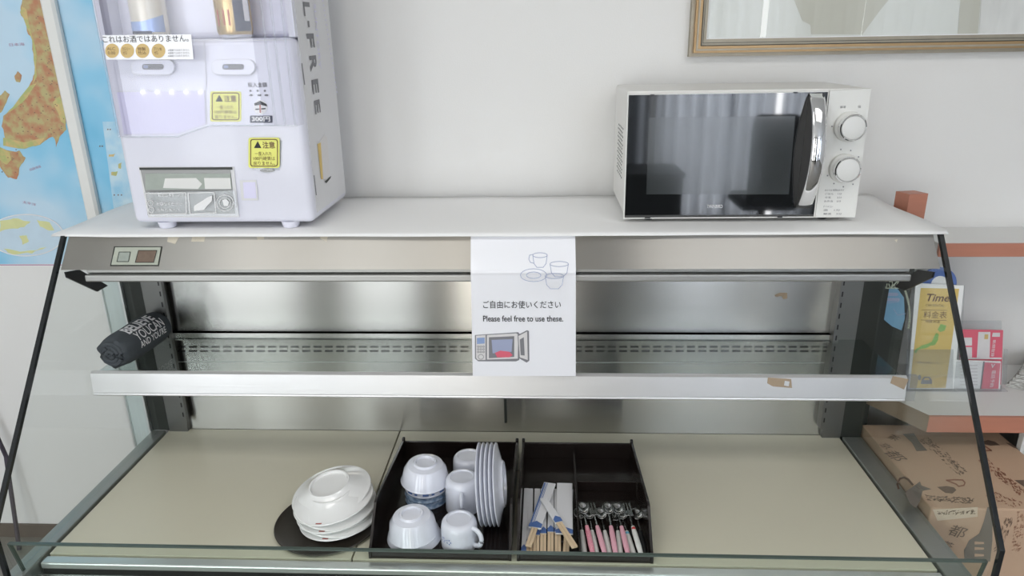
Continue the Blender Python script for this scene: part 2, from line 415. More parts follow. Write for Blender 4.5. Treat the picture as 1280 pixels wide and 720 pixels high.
# ------------------------------------------------------------------ display case
SX0, SX1 = -.995, .765
case = thing('display_case', 'stainless steel countertop display case with sloping glass ends and one glass shelf', 'display case', (-.115, 1.35, 0))
MB().box(-1.015, .775, 1.075, 1.70, .03, .44, .004).build('cabinet_base', 'dsteel', case)
MB().box(-.99, .75, 1.10, 1.68, 0, .03).build('plinth', 'black', case)
mb = MB()
mb.box(-.972, -.375, 1.098, 1.572, .455, .470).box(-.371, .085, 1.098, 1.40, .455, .470).box(.085, .720, 1.098, 1.572, .455, .470)
mb.build('deck', 'deck', case)
MB().box(-.371, .085, 1.404, 1.572, .455, .4703).build('deck_insert', 'deck2', case)
MB().box(-.973, .721, 1.0755, 1.579, .441, .454).build('deck_tray', 'black', case)
mb = MB().box(-.975, .724, 1.072, 1.094, .455, .469, .003)
mb.build('front_sill', 'alu', case)
MB().box(-1.013, -.978, 1.03, 1.56, .4405, .474, .002).build('end_rail', 'frame_m', case)
MB().box(.726, .773, 1.03, 1.56, .4405, .474, .002).build('end_rail', 'frame_m', case)
# back
MB().box(-.925, .682, 1.574, 1.584, .455, 1.02).build('back_panel', 'steel', case)
MB().box(-.969, -.921, 1.560, 1.584, .455, .99).build('side_return', 'dsteel', case)
MB().box(.678, .722, 1.560, 1.584, .455, .99).build('side_return', 'dsteel', case)
MB().box(-.918, .676, 1.560, 1.574, .728, .744).box(-.918, .676, 1.557, 1.574, .726, .729).build('back_ledge', 'steel', case)
bp = FY(1.574)
slots = []
for k in range(58):
    x = 222+k*14.15
    for y in (433.5, 438.8):
        slots.append([(x, y-1.0), (x+10, y-1.0), (x+10, y+1.1), (x, y+1.1)])
print_on('vent_slots', bp, slots, 'black', case)
print_on('panel_seam', bp, [[(222, 452), (1030, 453), (1030, 454), (222, 453)]], 'alu', case, .0012)
for X in (-.918, .672):
    MB().box(X-.006, X+.006, 1.548, 1.560 if X < 0 else 1.574, .50, .955).build('shelf_standard', 'dsteel', case)
    mb = MB()
    for k in range(16):
        z = .52+k*.027
        mb.box(X-.0015, X+.0015, 1.5472, 1.548, z, z+.012)
    mb.build('standard_slots', 'black', case)
MB().box(-.105, -.099, 1.566, 1.574, .50, .60).build('centre_bracket', 'dark', case)
print_on('tape_scrap', bp, [[(968, 369), (975, 366), (984, 366), (984, 373), (979, 374), (977, 370), (970, 371)]], 'tape', case, .0007)
# posts
MB().box(-1.013, -.969, 1.5595, 1.60, .474, .985).build('rear_post', 'dark', case)
MB().box(.722, .792, 1.5845, 1.62, .0, .985).build('rear_post', 'dark', case)
MB().box(.722, .771, 1.5605, 1.5845, .474, .985).build('post_cover', 'dark', case)
MB().box(.794, .850, 1.597, 1.612, .62, .90, .003).build('mirrored_post_plate', 'dark', case)  # plate added in place of the dark post's reflection in the end glass
mb = MB().box(-1.062, -1.016, 1.556, 1.566, .30, .925)  # strip added where the end glass mirrors the bracket
ps = mb.build('mirrored_bracket_strip', 'pale', case)
MB().box(-1.066, -1.062, 1.550, 1.570, .30, .925).box(-1.0175, -1.0135, 1.550, 1.570, .30, .925).build('strip_rib', 'alu', case)
mb = MB()
for z in (.895,):
    for x in (-1.052, -1.030): mb.lathe([(0, 0), (.007, 0), (.007, .003), (0, .003)], (x, 1.556, z), 16, Matrix.Rotation(PI/2, 4, 'X'))
mb.build('strip_screw', 'dsteel', case)
# end glasses
def end_glass(X, t=.004):
    prof = [(1.372, 1.040), (1.016, .580), (1.016, .4745), (1.5555, .4745), (1.5555, 1.040)]
    g = MB().prism([(X-t/2, y, z) for y, z in prof], (t, 0, 0)).build('end_glass', 'glass', case)
    tt = .0085
    e = MB()
    p = [(1.3685, 1.0405), (1.0145, .582), (1.0145, .43), (1.0215, .43), (1.0215, .579), (1.377, 1.0385)]
    e.prism([(X-tt/2, y, z) for y, z in p], (tt, 0, 0)).build('end_glass_edge', 'blackedge', g)
end_glass(SX0); end_glass(SX1)
# front glass: a low pane in front of the deck
mb = MB().prism([(-.985, 1.030, .544), (-.985, 1.058, .40), (-.985, 1.062, .40), (-.985, 1.034, .544)], (1.738, 0, 0))
fg = mb.build('front_glass', 'glass_f', case)
MB().prism([(-.985, 1.0295, .5475), (-.985, 1.0295, .5445), (-.985, 1.036, .5445), (-.985, 1.036, .5475)], (1.738, 0, 0)).build('front_glass_edge', 'gedge', fg)
for X in (-.988, .7535):
    MB().prism([(X, 1.029, .5475), (X, 1.0565, .40), (X, 1.063, .40), (X, 1.036, .5475)], (.003, 0, 0)).build('front_glass_side_edge', 'gedge', fg)
# hood
prof = [(1.375, 1.040), (1.327, .980), (1.340, .976), (1.700, .976), (1.700, 1.040)]
hood = MB().prism([(-.985, y, z) for y, z in prof], (1.737, 0, 0)).build('hood', 'steel_h', case)
MB().box(-.945, .706, 1.345, 1.44, .967, .9755, .002).box(-.945, .706, 1.335, 1.44, .951, .966, .003).build('hood_channel', 'alu2', case)
MB().box(-.942, .703, 1.44, 1.60, .953, .9755).build('hood_lining', 'dark', case)
for X, pts in ((-.984, [(80, 340), (97, 337), (133, 357), (120, 364.5), (82, 347)]), ):
    s = FX(X)
    MB().prism([s.at(x, y) for x, y in pts], (.004, 0, 0)).build('hood_end_bracket', 'black', case)
s = FX(.750, -1)
MB().prism([s.at(x, y) for x, y in [(1169, 340), (1150, 337), (1120, 358), (1133, 363), (1167, 347)]], (-.004, 0, 0)).build('hood_end_bracket', 'black', case)
hf = Surf((0, 1.375, 1.04), (0, -.06, .048))
cpn = print_on('control_plate', hf, [[(144, 309), (201, 309), (197, 331), (139, 331)]], 'greeng', case, .0025, .0025)
print_on('control_plate_rim', hf, [[(142.5, 308), (202.5, 308), (198, 332.5), (137.5, 332.5)]], 'dark', case, .0012, .001)
print_on('dial_window', hf, [[(149, 315), (163, 315), (160.5, 327), (146, 327)]], 'lcd', cpn, .003)
print_on('thermometer_window', hf, [[(173, 313), (196, 313), (192, 328), (169, 328)]], 'lcdr', cpn, .003)
ring_on('window_outline', hf, [([(149, 315), (163, 315), (160.5, 327), (146, 327)], True), ([(173, 313), (196, 313), (192, 328), (169, 328)], True)], 'dark', cpn, .8, .0034)
for q_ in [[(210, 295), (224, 296), (219, 305), (209, 302)], [(241, 293), (257, 293), (255, 302), (239, 302)], [(400, 293), (411, 292), (408, 302), (400, 298)],
    [(320, 294), (330, 293), (330, 299), (322, 300)], [(1118, 300), (1122, 299), (1121, 303)]]:
    print_on('tape_residue', hf, [q_], 'residue', case, .0005)
# shelf
MB().box(-.985, .738, 1.354, 1.559, .728, .733).build('shelf_glass', 'sglass', case)
sr = MB().prism([(-1.0+.012, y, z) for y, z in [(1.353, .742), (1.347, .738), (1.342, .694), (1.349, .690), (1.352, .693), (1.351, .7275), (1.372, .7277), (1.372, .734), (1.353, .7345)]], (1.0+.750-.022, 0, 0)).build('shelf_rail', 'alu', case)
MB().box(-.988, .740, 1.3395, 1.346, .688, .6935, .002).build('shelf_rail_lip', 'alu', sr)
MB().box(.740, .760, 1.343, 1.356, .688, .744, .001).build('clear_rail_end', 'acryl', sr)
rf = Surf((0, 1.347, .738), (0, -1, .113))
for q_ in [[(960, 472), (989, 474), (990, 485), (966, 483), (959, 479)], [(1116, 470), (1136, 474), (1130, 487), (1113, 479)]]:
    print_on('rail_tape', rf, [q_], 'tape', sr, .0009)
print_on('rail_tape_hole', rf, [[(981, 476), (987, 477), (986, 483), (980, 482)]], 'alu', sr, .0014)
MB().lathe([(0, 0), (.009, 0), (.009, .01), (0, .01)], (-.935, 1.38, .7155), 20).build('shelf_support_cup', 'dsteel', case, True)
hk = MB()
hk.tube([(.745+.01*math.cos(t)-.01, 1.40, .672+.01*math.sin(t)) for t in [i*2*PI/14 for i in range(15)]], .0018, 6)
hk.build('suction_hook', 'chrome', case, True)

# ------------------------------------------------------------------ white sheet on the case
mb = MB(); bm = mb.bm
nx, ny = 40, 10
gr = []
for j in range(ny+1):
    row = []
    for i in range(nx+1):
        t = j/ny; u = i/nx
        x = -1.022+u*(.775+1.022)+(.004*math.sin(t*7) if u in (0, 1) else 0)
        y0 = 1.360+.003*math.sin(u*9)+.012*max(0, 1-u*14)
        y = y0+t*(1.715-y0)
        z = 1.0418+.0006+.0014*abs(math.sin(u*23+t*3))*(.4+t*.6)
        if j == 0: z -= .004
        if j == 1: y = 1.374; z = 1.0425
        row.append(bm.verts.new((x, y, z)))
    gr.append(row)
for j in range(ny):
    for i in range(nx): bm.faces.new((gr[j][i], gr[j][i+1], gr[j+1][i+1], gr[j+1][i]))
o = mb.build('cover_sheet', 'paper', None, True)
md = o.modifiers.new('thick', 'SOLIDIFY'); md.thickness = .0012; md.offset = 1
tag(o, 'white sheet spread over the top of the steel display case', 'sheet')

# ------------------------------------------------------------------ hanging notice
def sheet_plane(A, B):
    u = (Vector(B)-Vector(A)).normalized(); n_ = Vector((0, -1, 0)) - u*(Vector((0, -1, 0)).dot(u)); return Surf(A, n_)
NU = sheet_plane((0, 1.372, 1.0415), (0, 1.3205, .977))            # part resting on the sloping hood face
NS = sheet_plane((0, 1.3205, .9735), (0, 1.333, .747))             # part hanging free
notice = thing('notice_sheet', 'laminated white notice hanging from the case front, with cups and microwave drawings', 'notice', (-.047, 1.366, 1.045))
pu = [NU.at(588.5, 292.5), NU.at(719, 292.5)]

xl = NS.at(588.5, 345).x; xr = NS.at(719.7, 345).x
yc, zc_ = 1.3205, .9745
sp = [(pu[0].x, pu[0].y, pu[0].z), (pu[1].x, pu[1].y, pu[1].z), (xr, 1.3225, .9795), (xr, yc, zc_), (xr, 1.3215, .9695), tuple(NS.at(719.7, 470)), tuple(NS.at(591, 470)), (xl, 1.3215, .9695), (xl, yc, zc_), (xl, 1.3225, .9795)]
mb = MB(); vv = [mb.bm.verts.new(q) for q in sp]
for a_, b_, c_, d_ in ((0, 1, 2, 9), (9, 2, 3, 8), (8, 3, 4, 7), (7, 4, 5, 6)): mb.bm.faces.new((vv[a_], vv[b_], vv[c_], vv[d_]))
o = mb.build('sheet', 'lam', notice)
md = o.modifiers.new('s', 'SOLIDIFY'); md.thickness = .0005
text_on('japanese_line', 'ご自由にお使いください', NS, (604, 385.5), (701, 385.5), 9.5, 'ink', notice, bold=.004)
text_on('english_line', 'Please feel free to use these.', NS, (604, 402), (704, 402), 7.5, 'ink', notice, bold=.012)
def cupdraw(cx, cy_, w_, h, tw=.75):
    return [(ell(cx, cy_, w_/2, h*.16), True), ([(cx-w_/2, cy_), (cx-w_*.42, cy_+h*.55), (cx-w_*.22, cy_+h*.8), (cx+w_*.22, cy_+h*.8), (cx+w_*.42, cy_+h*.55), (cx+w_/2, cy_)], False)]
ring_on('crockery_drawing', NU, cupdraw(675, 319, 18, 19) + cupdraw(699, 330, 23, 20) + cupdraw(693, 345, 23, 20) +
    [(ell(667, 344, 16.5, 8), True), (ell(667, 344, 9, 4), True), ([(666, 318), (662, 319), (661, 324), (663, 328), (667, 329)], False)], 'inkb', notice, .8)
s3 = 3.6
def z2(pts): return [(570+x/s3, 280+y/s3) for x, y in pts]
print_on('oven_drawing_body', NS, [z2([(85, 500), (280, 487), (290, 500), (285, 612), (270, 618), (100, 618), (85, 605)])], 'inkg', notice, .0007)
print_on('oven_drawing_face', NS, [z2([(90, 503), (133, 500), (133, 612), (98, 612), (90, 602)]), z2([(139, 500), (272, 492), (280, 500), (278, 606), (139, 610)])], 'palepr', notice, .0011)
print_on('oven_drawing_cavity', NS, [z2([(148, 510), (262, 505), (262, 598), (148, 604)])], 'inkg', notice, .0014)
print_on('oven_drawing_inside', NS, [z2([(160, 522), (255, 518), (250, 575), (165, 582)])], 'inkb', notice, .0017)
print_on('oven_drawing_food', NS, [z2([(175, 580), (200, 570), (240, 575), (255, 590), (240, 600), (185, 600)])], 'pinkc', notice, .002)
print_on('oven_drawing_door', NS, [z2([(277, 500), (320, 478), (328, 482), (330, 615), (318, 624), (283, 604)])], 'inkg', notice, .0012)
print_on('oven_drawing_door_face', NS, [z2([(281, 504), (320, 484), (323, 612), (287, 600)])], 'palepr', notice, .0016)
print_on('oven_drawing_door_glass', NS, [z2([(287, 520), (305, 510), (309, 592), (291, 590)])], 'inkg', notice, .002)
print_on('oven_drawing_display', NS, [z2([(94, 513), (129, 511), (129, 538), (94, 540)])], 'can_blue', notice, .0014)
ring_on('oven_drawing_buttons', NS, [(z2(ell(112, 598, 12, 11, 12)), True)] + [(z2(ell(100+k*12, 552+j*12, 4, 3.5, 8)), True) for k in range(3) for j in range(3)], 'inkg', notice, .6, .0014)

# ------------------------------------------------------------------ wall map and conduit
WS = FY(WALL)
mp_ = thing('wall_map', 'blue and brown relief map of Japan taped to the white wall', 'map', (-1.25, WALL-.001, .86))
b0 = WS.at(0, 330, .001); 
MB().box(-1.62, -1.0, WALL-.0018, WALL-.0006, b0.z, 1.95).build('sheet', 'sea', mp_)
MB().box(-1.62, -1.0, WALL-.0016, WALL-.0004, b0.z-.006, b0.z).build('bottom_margin', 'paper', mp_)
print_on('border_line', WS, [[(-20, 330.5), (82, 330.5), (82, 332), (-20, 332)]], 'mapred', mp_, .0020)
rr = random.Random(3)
def rough(pts, k=2, a=1.6):
    for _ in range(k):
        q = []
        for i in range(len(pts)):
            x0, y0 = pts[i]; x1, y1 = pts[(i+1) % len(pts)]
            L = math.hypot(x1-x0, y1-y0)
            q.append((x0, y0)); q.append(((x0+x1)/2+rr.uniform(-a, a)*min(1, L/14), (y0+y1)/2+rr.uniform(-a, a)*min(1, L/14)))
        pts = q
    return pts
landA = [(30, -30), (27, 5), (25, 15), (33, 33), (40, 50), (42, 75), (43, 92), (36, 108), (28, 122), (16, 134), (4, 145), (2, 158), (6, 172), (4, 182), (14, 184), (24, 180),
         (30, 186), (40, 182), (50, 181), (58, 175), (66, 171), (70, 184), (74, 172), (83, 162), (82, 150), (80, 128), (74, 100), (66, 60), (57, 20), (52, -30)]
landB = [(-25, 160), (-8, 168), (0, 184), (10, 188), (24, 188), (32, 197), (24, 210), (21, 224), (10, 222), (0, 208), (-20, 205)]
landD = [(-25, 118), (-4, 122), (6, 113), (12, 118), (8, 128), (2, 140), (-8, 148), (-25, 150)]
print_on('land', WS, [rough(landA), rough(landB), rough(landD, 2, 1), rough([(18, 95), (22, 89), (27, 94), (25, 103), (20, 102)], 1, 1)], 'land', mp_, .0024)
print_on('lowland', WS, [rough([(27, 8), (33, 12), (40, 45), (46, 70), (46, 96), (40, 108), (43, 92), (42, 75), (40, 50), (33, 33), (25, 15)], 1, 1),
    rough([(66, 128), (75, 120), (82, 140), (82, 155), (76, 152), (72, 140)], 1, 1), rough([(4, 172), (30, 178), (56, 172), (50, 181), (30, 186), (14, 184), (4, 182)], 1, 1),
    rough([(36, 108), (46, 104), (34, 122), (18, 136), (8, 142), (16, 134)], 1, 1),
    rough([(0, 184), (12, 190), (14, 200), (8, 206), (0, 200)], 1, 1)], 'land2', mp_, .0027)
dots = []
for _ in range(220):
    x = rr.uniform(0, 82); y = rr.uniform(-5, 222)
    inside = (x > 44 and y < 172 and x < 50+y*.2+6) or (y > 125 and y < 170 and 20 < x < 78) or (185 < y < 215 and x < 22)
    if inside: dots.append([(x, y), (x+1.4, y+.3), (x+1.1, y+1.3), (x-.1, y+1)])
print_on('town_marks', WS, dots, 'mapdot', mp_, .003)
ed = thing  # noqa
print_on('world_inset', WS, [ell(32, 294, 47, 26, 40)], 'mappale', mp_, .0024)
ring_on('world_inset_rim', WS, [(ell(32, 294, 47, 26, 40), True)], 'inkw', mp_, 1.2, .003)
print_on('world_inset_land', WS, [rough(q, 2, 1.5) for q in ([(0, 276), (22, 273), (38, 277), (30, 284), (12, 286), (0, 290)], [(46, 275), (62, 278), (68, 288), (58, 287), (50, 283)], [(24, 295), (33, 294), (36, 302), (28, 306)], [(4, 311), (30, 314), (58, 309), (40, 317), (16, 318)])], 'mapy', mp_, .0027)
print_on('island_inset', WS, [[(128, 152), (172, 152), (178, 275), (144, 275)]], 'inset', mp_, .0024)
print_on('islands', WS, [rough(q, 2, 1) for q in ([(136, 193), (144, 192), (142, 196), (136, 196)], [(148, 205), (152, 203), (151, 211), (148, 210)], [(139, 215), (147, 214), (145, 220), (139, 219)])], 'land2', mp_, .0027)
print_on('island_names', WS, [[(x, y), (x+1.5, y), (x+1.5, y+1.5), (x, y+1.5)] for x, y in ((134, 161), (137, 161), (124, 182), (127, 182), (142, 243), (147, 243), (151, 243))], 'mapdot', mp_, .003)
text_on('sea_name', '日本海', WS, (12, 58), (31, 57), 4, 'mapred', mp_, .003)
text_on('sea_name', '太平洋', WS, (28, 254), (45, 258), 3.5, 'mapred', mp_, .003)
text_on('sea_name', '四国海盆', WS, (38, 214), (52, 209), 3.5, 'mapred', mp_, .003)
mb = MB()
X0, X1 = -1.172, -1.138
mb.prism([(X0, WALL-.004, .0), (X0, WALL-.014, 0), (X0+.006, WALL-.020, 0), (X1-.006, WALL-.020, 0), (X1, WALL-.014, 0), (X1, WALL-.004, 0)], (0, 0, 2.5))
tag(mb.build('cable_conduit', 'conduit'), 'white vertical cable trunking running up the wall across the map', 'conduit')

# ------------------------------------------------------------------ framed picture
pic = thing('framed_picture', 'pale framed print in a stepped gold and champagne frame on the wall', 'picture', (.85, WALL-.02, 1.37))
PS = FY(WALL-.022)
fx0 = PS.at(862, 60).x; fz0 = PS.at(862, 71).z; fx1 = 1.55; fz1 = 2.05
def framebar(name, inset, wdt, y0, y1, m):
    a, b, c, d = fx0+inset, fx1-inset, fz0+inset, fz1-inset
    mb = MB()
    def q(x0_, z0_, x1_, z1_, x2_, z2_, x3_, z3_): mb.prism([(x0_, y0, z0_), (x1_, y0, z1_), (x2_, y0, z2_), (x3_, y0, z3_)], (0, y1-y0, 0))
    q(a, c, b, c, b-wdt, c+wdt, a+wdt, c+wdt); q(a, d, b, d, b-wdt, d-wdt, a+wdt, d-wdt)
    q(a, c, a+wdt, c+wdt, a+wdt, d-wdt, a, d); q(b, c, b-wdt, c+wdt, b-wdt, d-wdt, b, d)
    return mb.build(name, m, pic)
framebar('outer_moulding', 0, .008, WALL-.020, WALL-.001, 'champ')
framebar('gold_moulding', .008, .016, WALL-.030, WALL-.001, 'goldframe')
framebar('moulding_groove', .0225, .0016, WALL-.0315, WALL-.001, 'dark')
framebar('gold_ridge', .0125, .004, WALL-.033, WALL-.029, 'champ')
framebar('inner_groove', .0285, .001, WALL-.0225, WALL-.001, 'dark')
framebar('inner_moulding', .024, .005, WALL-.022, WALL-.001, 'champ')
framebar('inner_step', .029, .008, WALL-.018, WALL-.001, 'champ')
framebar('slip', .037, .002, WALL-.014, WALL-.001, 'inkw')
MB().box(fx0+.039, fx1-.039, WALL-.009, WALL-.002, fz0+.039, fz1-.039).build('print', 'art', pic)
AS = FY(WALL-.009)
print_on('vase_like_reflection', AS, [[(991, -4), (1114, -4), (1100, 13), (1078, 43), (1014, 43), (1013, 31), (1003, 26)]], 'art2', pic, .0008)  # shape mirrored in the glazing, painted onto the print
print_on('pale_column', AS, [[(1201, -4), (1226, -4), (1222, 43), (1197, 43)]], 'art2', pic, .0008)
print_on('streak_area', AS, [[(1227, -4), (1300, -4), (1300, 43), (1224, 43)]], 'artw', pic, .0008)
MB().box(fx0+.039, fx1-.039, WALL-.0125, WALL-.0115, fz0+.039, fz1-.039).build('glazing', clear('picture_glass', (1, 1, 1), .6), pic)

# ------------------------------------------------------------------ microwave
MY = 1.445
mw = thing('microwave_oven', 'white microwave oven with black glass door standing on the display case', 'microwave', (.395, 1.57, 1.0445))
MB().prism([(x, y, z) for x, y, z in [(.161, MY+.012, 1.0575), (.632, MY+.012, 1.0575), (.632, MY+.012, 1.307), (.161, MY+.012, 1.307)]], (0, .001, 0)).box(.161, .632, MY+.012, 1.705, 1.0575, 1.307, .006, 3).build('casing', 'mwhite', mw)
MS = FY(MY)
mb = MB().prism([MS.at(*q) for q in [(784.4, 117.6), (1036.5, 113.6), (1018.5, 272), (779, 273.6)]], (0, .012, 0))
door = mb.build('door', 'mwfront', mw)
print_on('door_glass', MS, [[(786, 119), (1035, 115), (1017, 270.5), (780.8, 272)]], 'mwglass', door, .0012, .0012)
print_on('door_window', MS, [[(811, 147), (994, 145), (986, 243), (808, 243)]], 'mwwin', door, .0016)
mb = MB()
for q in ([(813, 118), (818, 118), (818, 119.5), (813, 119.5)], [(992, 115), (997, 115), (997, 116.5), (992, 116.5)], [(806, 271.5), (813, 271.5), (813, 273), (806, 273)], [(972, 270), (978, 270), (978, 272), (972, 272)]):
    mb.prism([MS.at(x, y, .002) for x, y in q], (0, .002, 0))
mb.build('door_clips', 'black', door)
text_on('brand_lettering', 'TWINBIRD', MS, (883.5, 260), (903, 260), 4, 'inkw', door, .0022, bold=.0)
p = [MS.at(1037.5, 113.5), MS.at(1089, 110.5), MS.at(1069, 271.5), MS.at(1019, 272)]
MB().prism(p, (0, .012, 0)).build('control_panel', 'mwfront', mw)
hx0, hx1 = .509, .533
zc, hh = 1.1865, .113
arc = [(MY-.004-.044*math.cos((t)*PI/2)**.8 if abs(t) < 1 else MY-.002, zc+t*hh) for t in [i/10 for i in range(-10, 11)]]
inner = [(MY-.0015, zc-hh), (MY-.0015, zc+hh)]
hb = MB().prism([(hx0, y, z) for y, z in arc]+[(hx0, MY-.0015, zc+hh), (hx0, MY-.0015, zc-hh)][0:2], (hx1-hx0-.002, 0, 0)).build('handle', 'black', door)
mb = MB(); bm = mb.bm
rows = []
for y, z in arc:
    rows.append([bm.verts.new((hx0-.001+(hx1-hx0+.004)*k/6, y-.0035*math.sin(PI*k/6)-.0012, z)) for k in range(7)])
for a, b in zip(rows, rows[1:]):
    for i in range(6): bm.faces.new((a[i], a[i+1], b[i+1], b[i]))
o = mb.build('handle_trim', 'chrome', hb, True)
md = o.modifiers.new('s', 'SOLIDIFY'); md.thickness = .001
for (cx, cy_) in ((1062.5, 158), (1056, 210)):
    c = MS.at(cx-2, cy_)
    R = Matrix.Rotation(PI/2, 4, 'X')
    k = MB().lathe([(0, 0), (.029, 0), (.029, .008), (.025, .0125), (0, .0125)], (c.x, MY, c.z), 40, R).build('knob', 'mwfront', mw, True)
    MB().lathe([(.0235, .0127), (.0255, .0127), (.0255, .025), (.024, .0268), (.0225, .025), (.0235, .0127)], (c.x, MY, c.z), 40, R).build('knob_ring', 'chrome', k, True)
    MB().lathe([(0, .0127), (.0220, .0127), (.0220, .0255), (.019, .0265), (0, .0267)], (c.x, MY, c.z), 40, R).build('knob_cap', 'cap', k, True)
marks = []
for a in range(9):
    t = math.radians(-100+a*32); marks.append((1055+22.5*math.cos(t), 210+23.5*math.sin(t)))
marks += [(1040, 158)]
marks = [q for q in marks if q[0] < 1074]
print_on('dial_marks', MS, [[(x-.8, y-.8), (x+.8, y-.8), (x+.8, y+.8), (x-.8, y+.8)] for x, y in marks], 'inkg', mw, .0008)
text_on('dial_caption', '解凍', MS, (1050, 135.5), (1057, 135.5), 3.5, 'inkg', mw)
text_on('dial_caption', '強', MS, (1072, 135), (1076, 135), 3.2, 'inkg', mw)
for i, (a, t, b) in enumerate(((1031, 'あたため 時間のめやす', 1055), (1031, 'ごはん    1分', 1052), (1031, '牛乳      2分', 1052), (1030, 'お弁当    2分', 1051), (1029, 'オートメニュー', 1041), (1029, '酒    1分', 1050), (1029, '解凍    3分', 1052))):
    y = 239+i*4.6+(2 if i > 3 else 0)
    text_on('panel_caption', t, MS, (a, y), (b, y), 2.6, 'inkg', mw)
vs = FX(.161, -1)
mb = MB()
for j in range(13):
    for i in range(5):
        y = MY+.075+i*.022+(.011 if j % 2 else 0); z = 1.125+j*.0085
        mb.box(.1603, .1612, y-.0035, y+.0035, z-.0016, z+.0016)
mb.build('side_vents', 'dark', mw)
for x, y in ((.215, 1.475), (.575, 1.475), (.215, 1.68), (.575, 1.68)):
    MB().lathe([(0, 0), (.009, 0), (.011, .0125), (0, .0125)], (x, y, 1.0447), 20).build('foot', 'black', mw, True)

# ------------------------------------------------------------------ vending machine
VY = 1.40
vm = thing('can_vending_machine', 'small lavender white tabletop can vending machine on the left end of the display case', 'vending machine', (-.66, 1.53, 1.0445))
VS = FY(VY)
bl, br = -.858, -.476
mb = MB().box(bl, br, VY, 1.655, 1.058, 1.418, .014, 4)
mb.build('body', 'mach', vm, True)
mb = MB().box(bl, br, 1.468, 1.655, 1.4185, 1.80, .012, 4).box(bl, bl+.012, VY+.006, 1.475, 1.4185, 1.80).box(br-.012, br, VY+.006, 1.475, 1.4185, 1.80).box(bl+.02, br-.02, VY+.01, 1.47, 1.74, 1.80)
mb.build('display_housing', 'mach', vm)
MB().box(br-.0002, br+.0012, VY+.02, 1.64, 1.075, 1.79).build('side_sticker', 'machside', vm)
for x in (-.80, -.535):
    for y in (1.425, 1.63):
        MB().lathe([(0, 0), (.016, 0), (.020, .0138), (0, .0138)], (x, y, 1.0447), 24).build('foot', 'mach', vm, True)
# clear cover: front sheet with rounded right edge and stepped lower edge
cy0 = 1.368
CS = FY(cy0)
pt = [(116, -40), (372, -40), (371.5, 157), (262, 157), (222, 171), (150, 171.5)]
P3 = [CS.at(x, y) for x, y in pt]
for q in P3[:2]: q.z = 1.78
P3[0].x = P3[5].x = -.834; P3[1].x = P3[2].x = -.478
cv = MB().prism(P3, (0, .003, 0)).build('clear_cover', 'cover', vm)
MB().box(P3[2].x, P3[2].x+.003, cy0, VY-.002, P3[2].z, 1.78).build('cover_side', 'cover', cv)
MB().box(-.837, -.834, cy0, VY-.002, P3[5].z, 1.78).build('cover_side', 'cover', cv)
mb = MB()
for x in (-.520, -.502, -.482): mb.tube([(x, cy0-.0005, P3[2].z+.002), (x, cy0-.0005, 1.78)], .0022, 6)
mb.tube([P3[2], P3[3], P3[4], P3[5]], .0018, 6)
mb.tube([(-.834, cy0, P3[5].z), (-.834, cy0, 1.78)], .0022, 6)
mb.build('cover_rib', 'acryl', cv, True)
# delivery recess behind the cover, LED glow painted into its lavender tone
print_on('recess_panel', VS, [[(146, 115), (255, 114), (257, 155), (222, 167), (155, 168)]], 'machlit', vm, .001)
ring_on('recess_line', VS, [([(146, 114.5), (256, 113.5), (258, 155)], False), ([(238, 51), (364, 50)], False), ([(255, 52), (258, 110)], False)], 'machside', vm, 1.0, .0016)
for x in (179, 197, 215, 233, 251):
    c = VS.at(x, 115)
    MB().lathe([(0, -.003), (.0018, -.002), (.0026, 0), (.0018, .002), (0, .003)], (c.x, VY-.004, c.z), 10).build('led', 'led', vm, True)
for cx in (191, 291.5):
    k = print_on('button', VS, [rrect(cx, 84, 53, 18, 8.5)], 'mach', vm, .008, .008)
    print_on('button_rim', VS, [rrect(cx, 84, 55.5, 20.5, 10)], 'machside', vm, .004, .004)
    print_on('button_label', VS, [rrect(cx, 83.5, 27, 7, 3.4)], 'inkg', k, .0092)
    print_on('button_label_tip', VS, [rrect(cx-9, 83.5, 6, 4, 1.8)], 'inkb', k, .0100)
# band sticker on the cover
bs = print_on('product_band', CS, [[(128, 44), (239, 43), (242, 74), (133, 74.5)]], 'lam', cv, .001)
text_on('band_text', 'これはお酒ではありません。', CS, (129, 53.5), (236, 52), 8.5, 'ink', bs, .0016)
print_on('band_medal', CS, [ell(x, 63.5, 8.6, 9) for x in (140, 159, 178, 198)], 'golden', bs, .0016)
for x, t in ((140, 'ALC\n0.00'), (159, 'カロリー\nゼロ'), (178, '特製\n仕込'), (198, 'プリン体\nゼロ')):
    text_on('medal_text', t, CS, (x-5, 68), (x+5, 68), 9, 'brownink', bs, .002)
for i in range(3): text_on('small_print', '※酒類ではありません', CS, (210, 64+i*3.6), (237, 63.5+i*3.6), 2.4, 'inkg', bs, .002)
def caution(cx, cy_, surf, par, off):
    f = print_on('caution_sticker', surf, [rrect(cx, cy_, 39, 38, 3)], 'yel', par, off)
    ring_on('caution_border', surf, [(rrect(cx, cy_, 33.5, 33.5, 3), True)], 'brownink', f, 1.1, off+.0006)
    print_on('caution_triangle', surf, [[(cx-12.5, cy_-6), (cx-8, cy_-14.5), (cx-3.5, cy_-6)]], 'ink', f, off+.0006)
    text_on('caution_word', '注意', surf, (cx-1.5, cy_-5.5), (cx+14, cy_-5.5), 8.5, 'brownink', f, off+.0006, bold=.015)
    for i, t in enumerate(('一度入れた', '100円硬貨は', '戻りません。')):
        text_on('caution_line', t, surf, (cx-13+(i == 0)*2, cy_+3.5+i*6), (cx+14-(i == 0)*4, cy_+3.5+i*6), 5, 'brownink', f, off+.0006)
caution(282, 133, VS, vm, .0012)
caution(330, 191, VS, vm, .0050)
print_on('sticker_backing', VS, [[(311, 176), (318, 172), (352, 176), (349, 213), (316, 212)]], 'acryl', vm, .0035, .003)
print_on('coin_lip', VS, [ell(334, 213, 9, 2.4)], 'dsteel', vm, .003, .003)
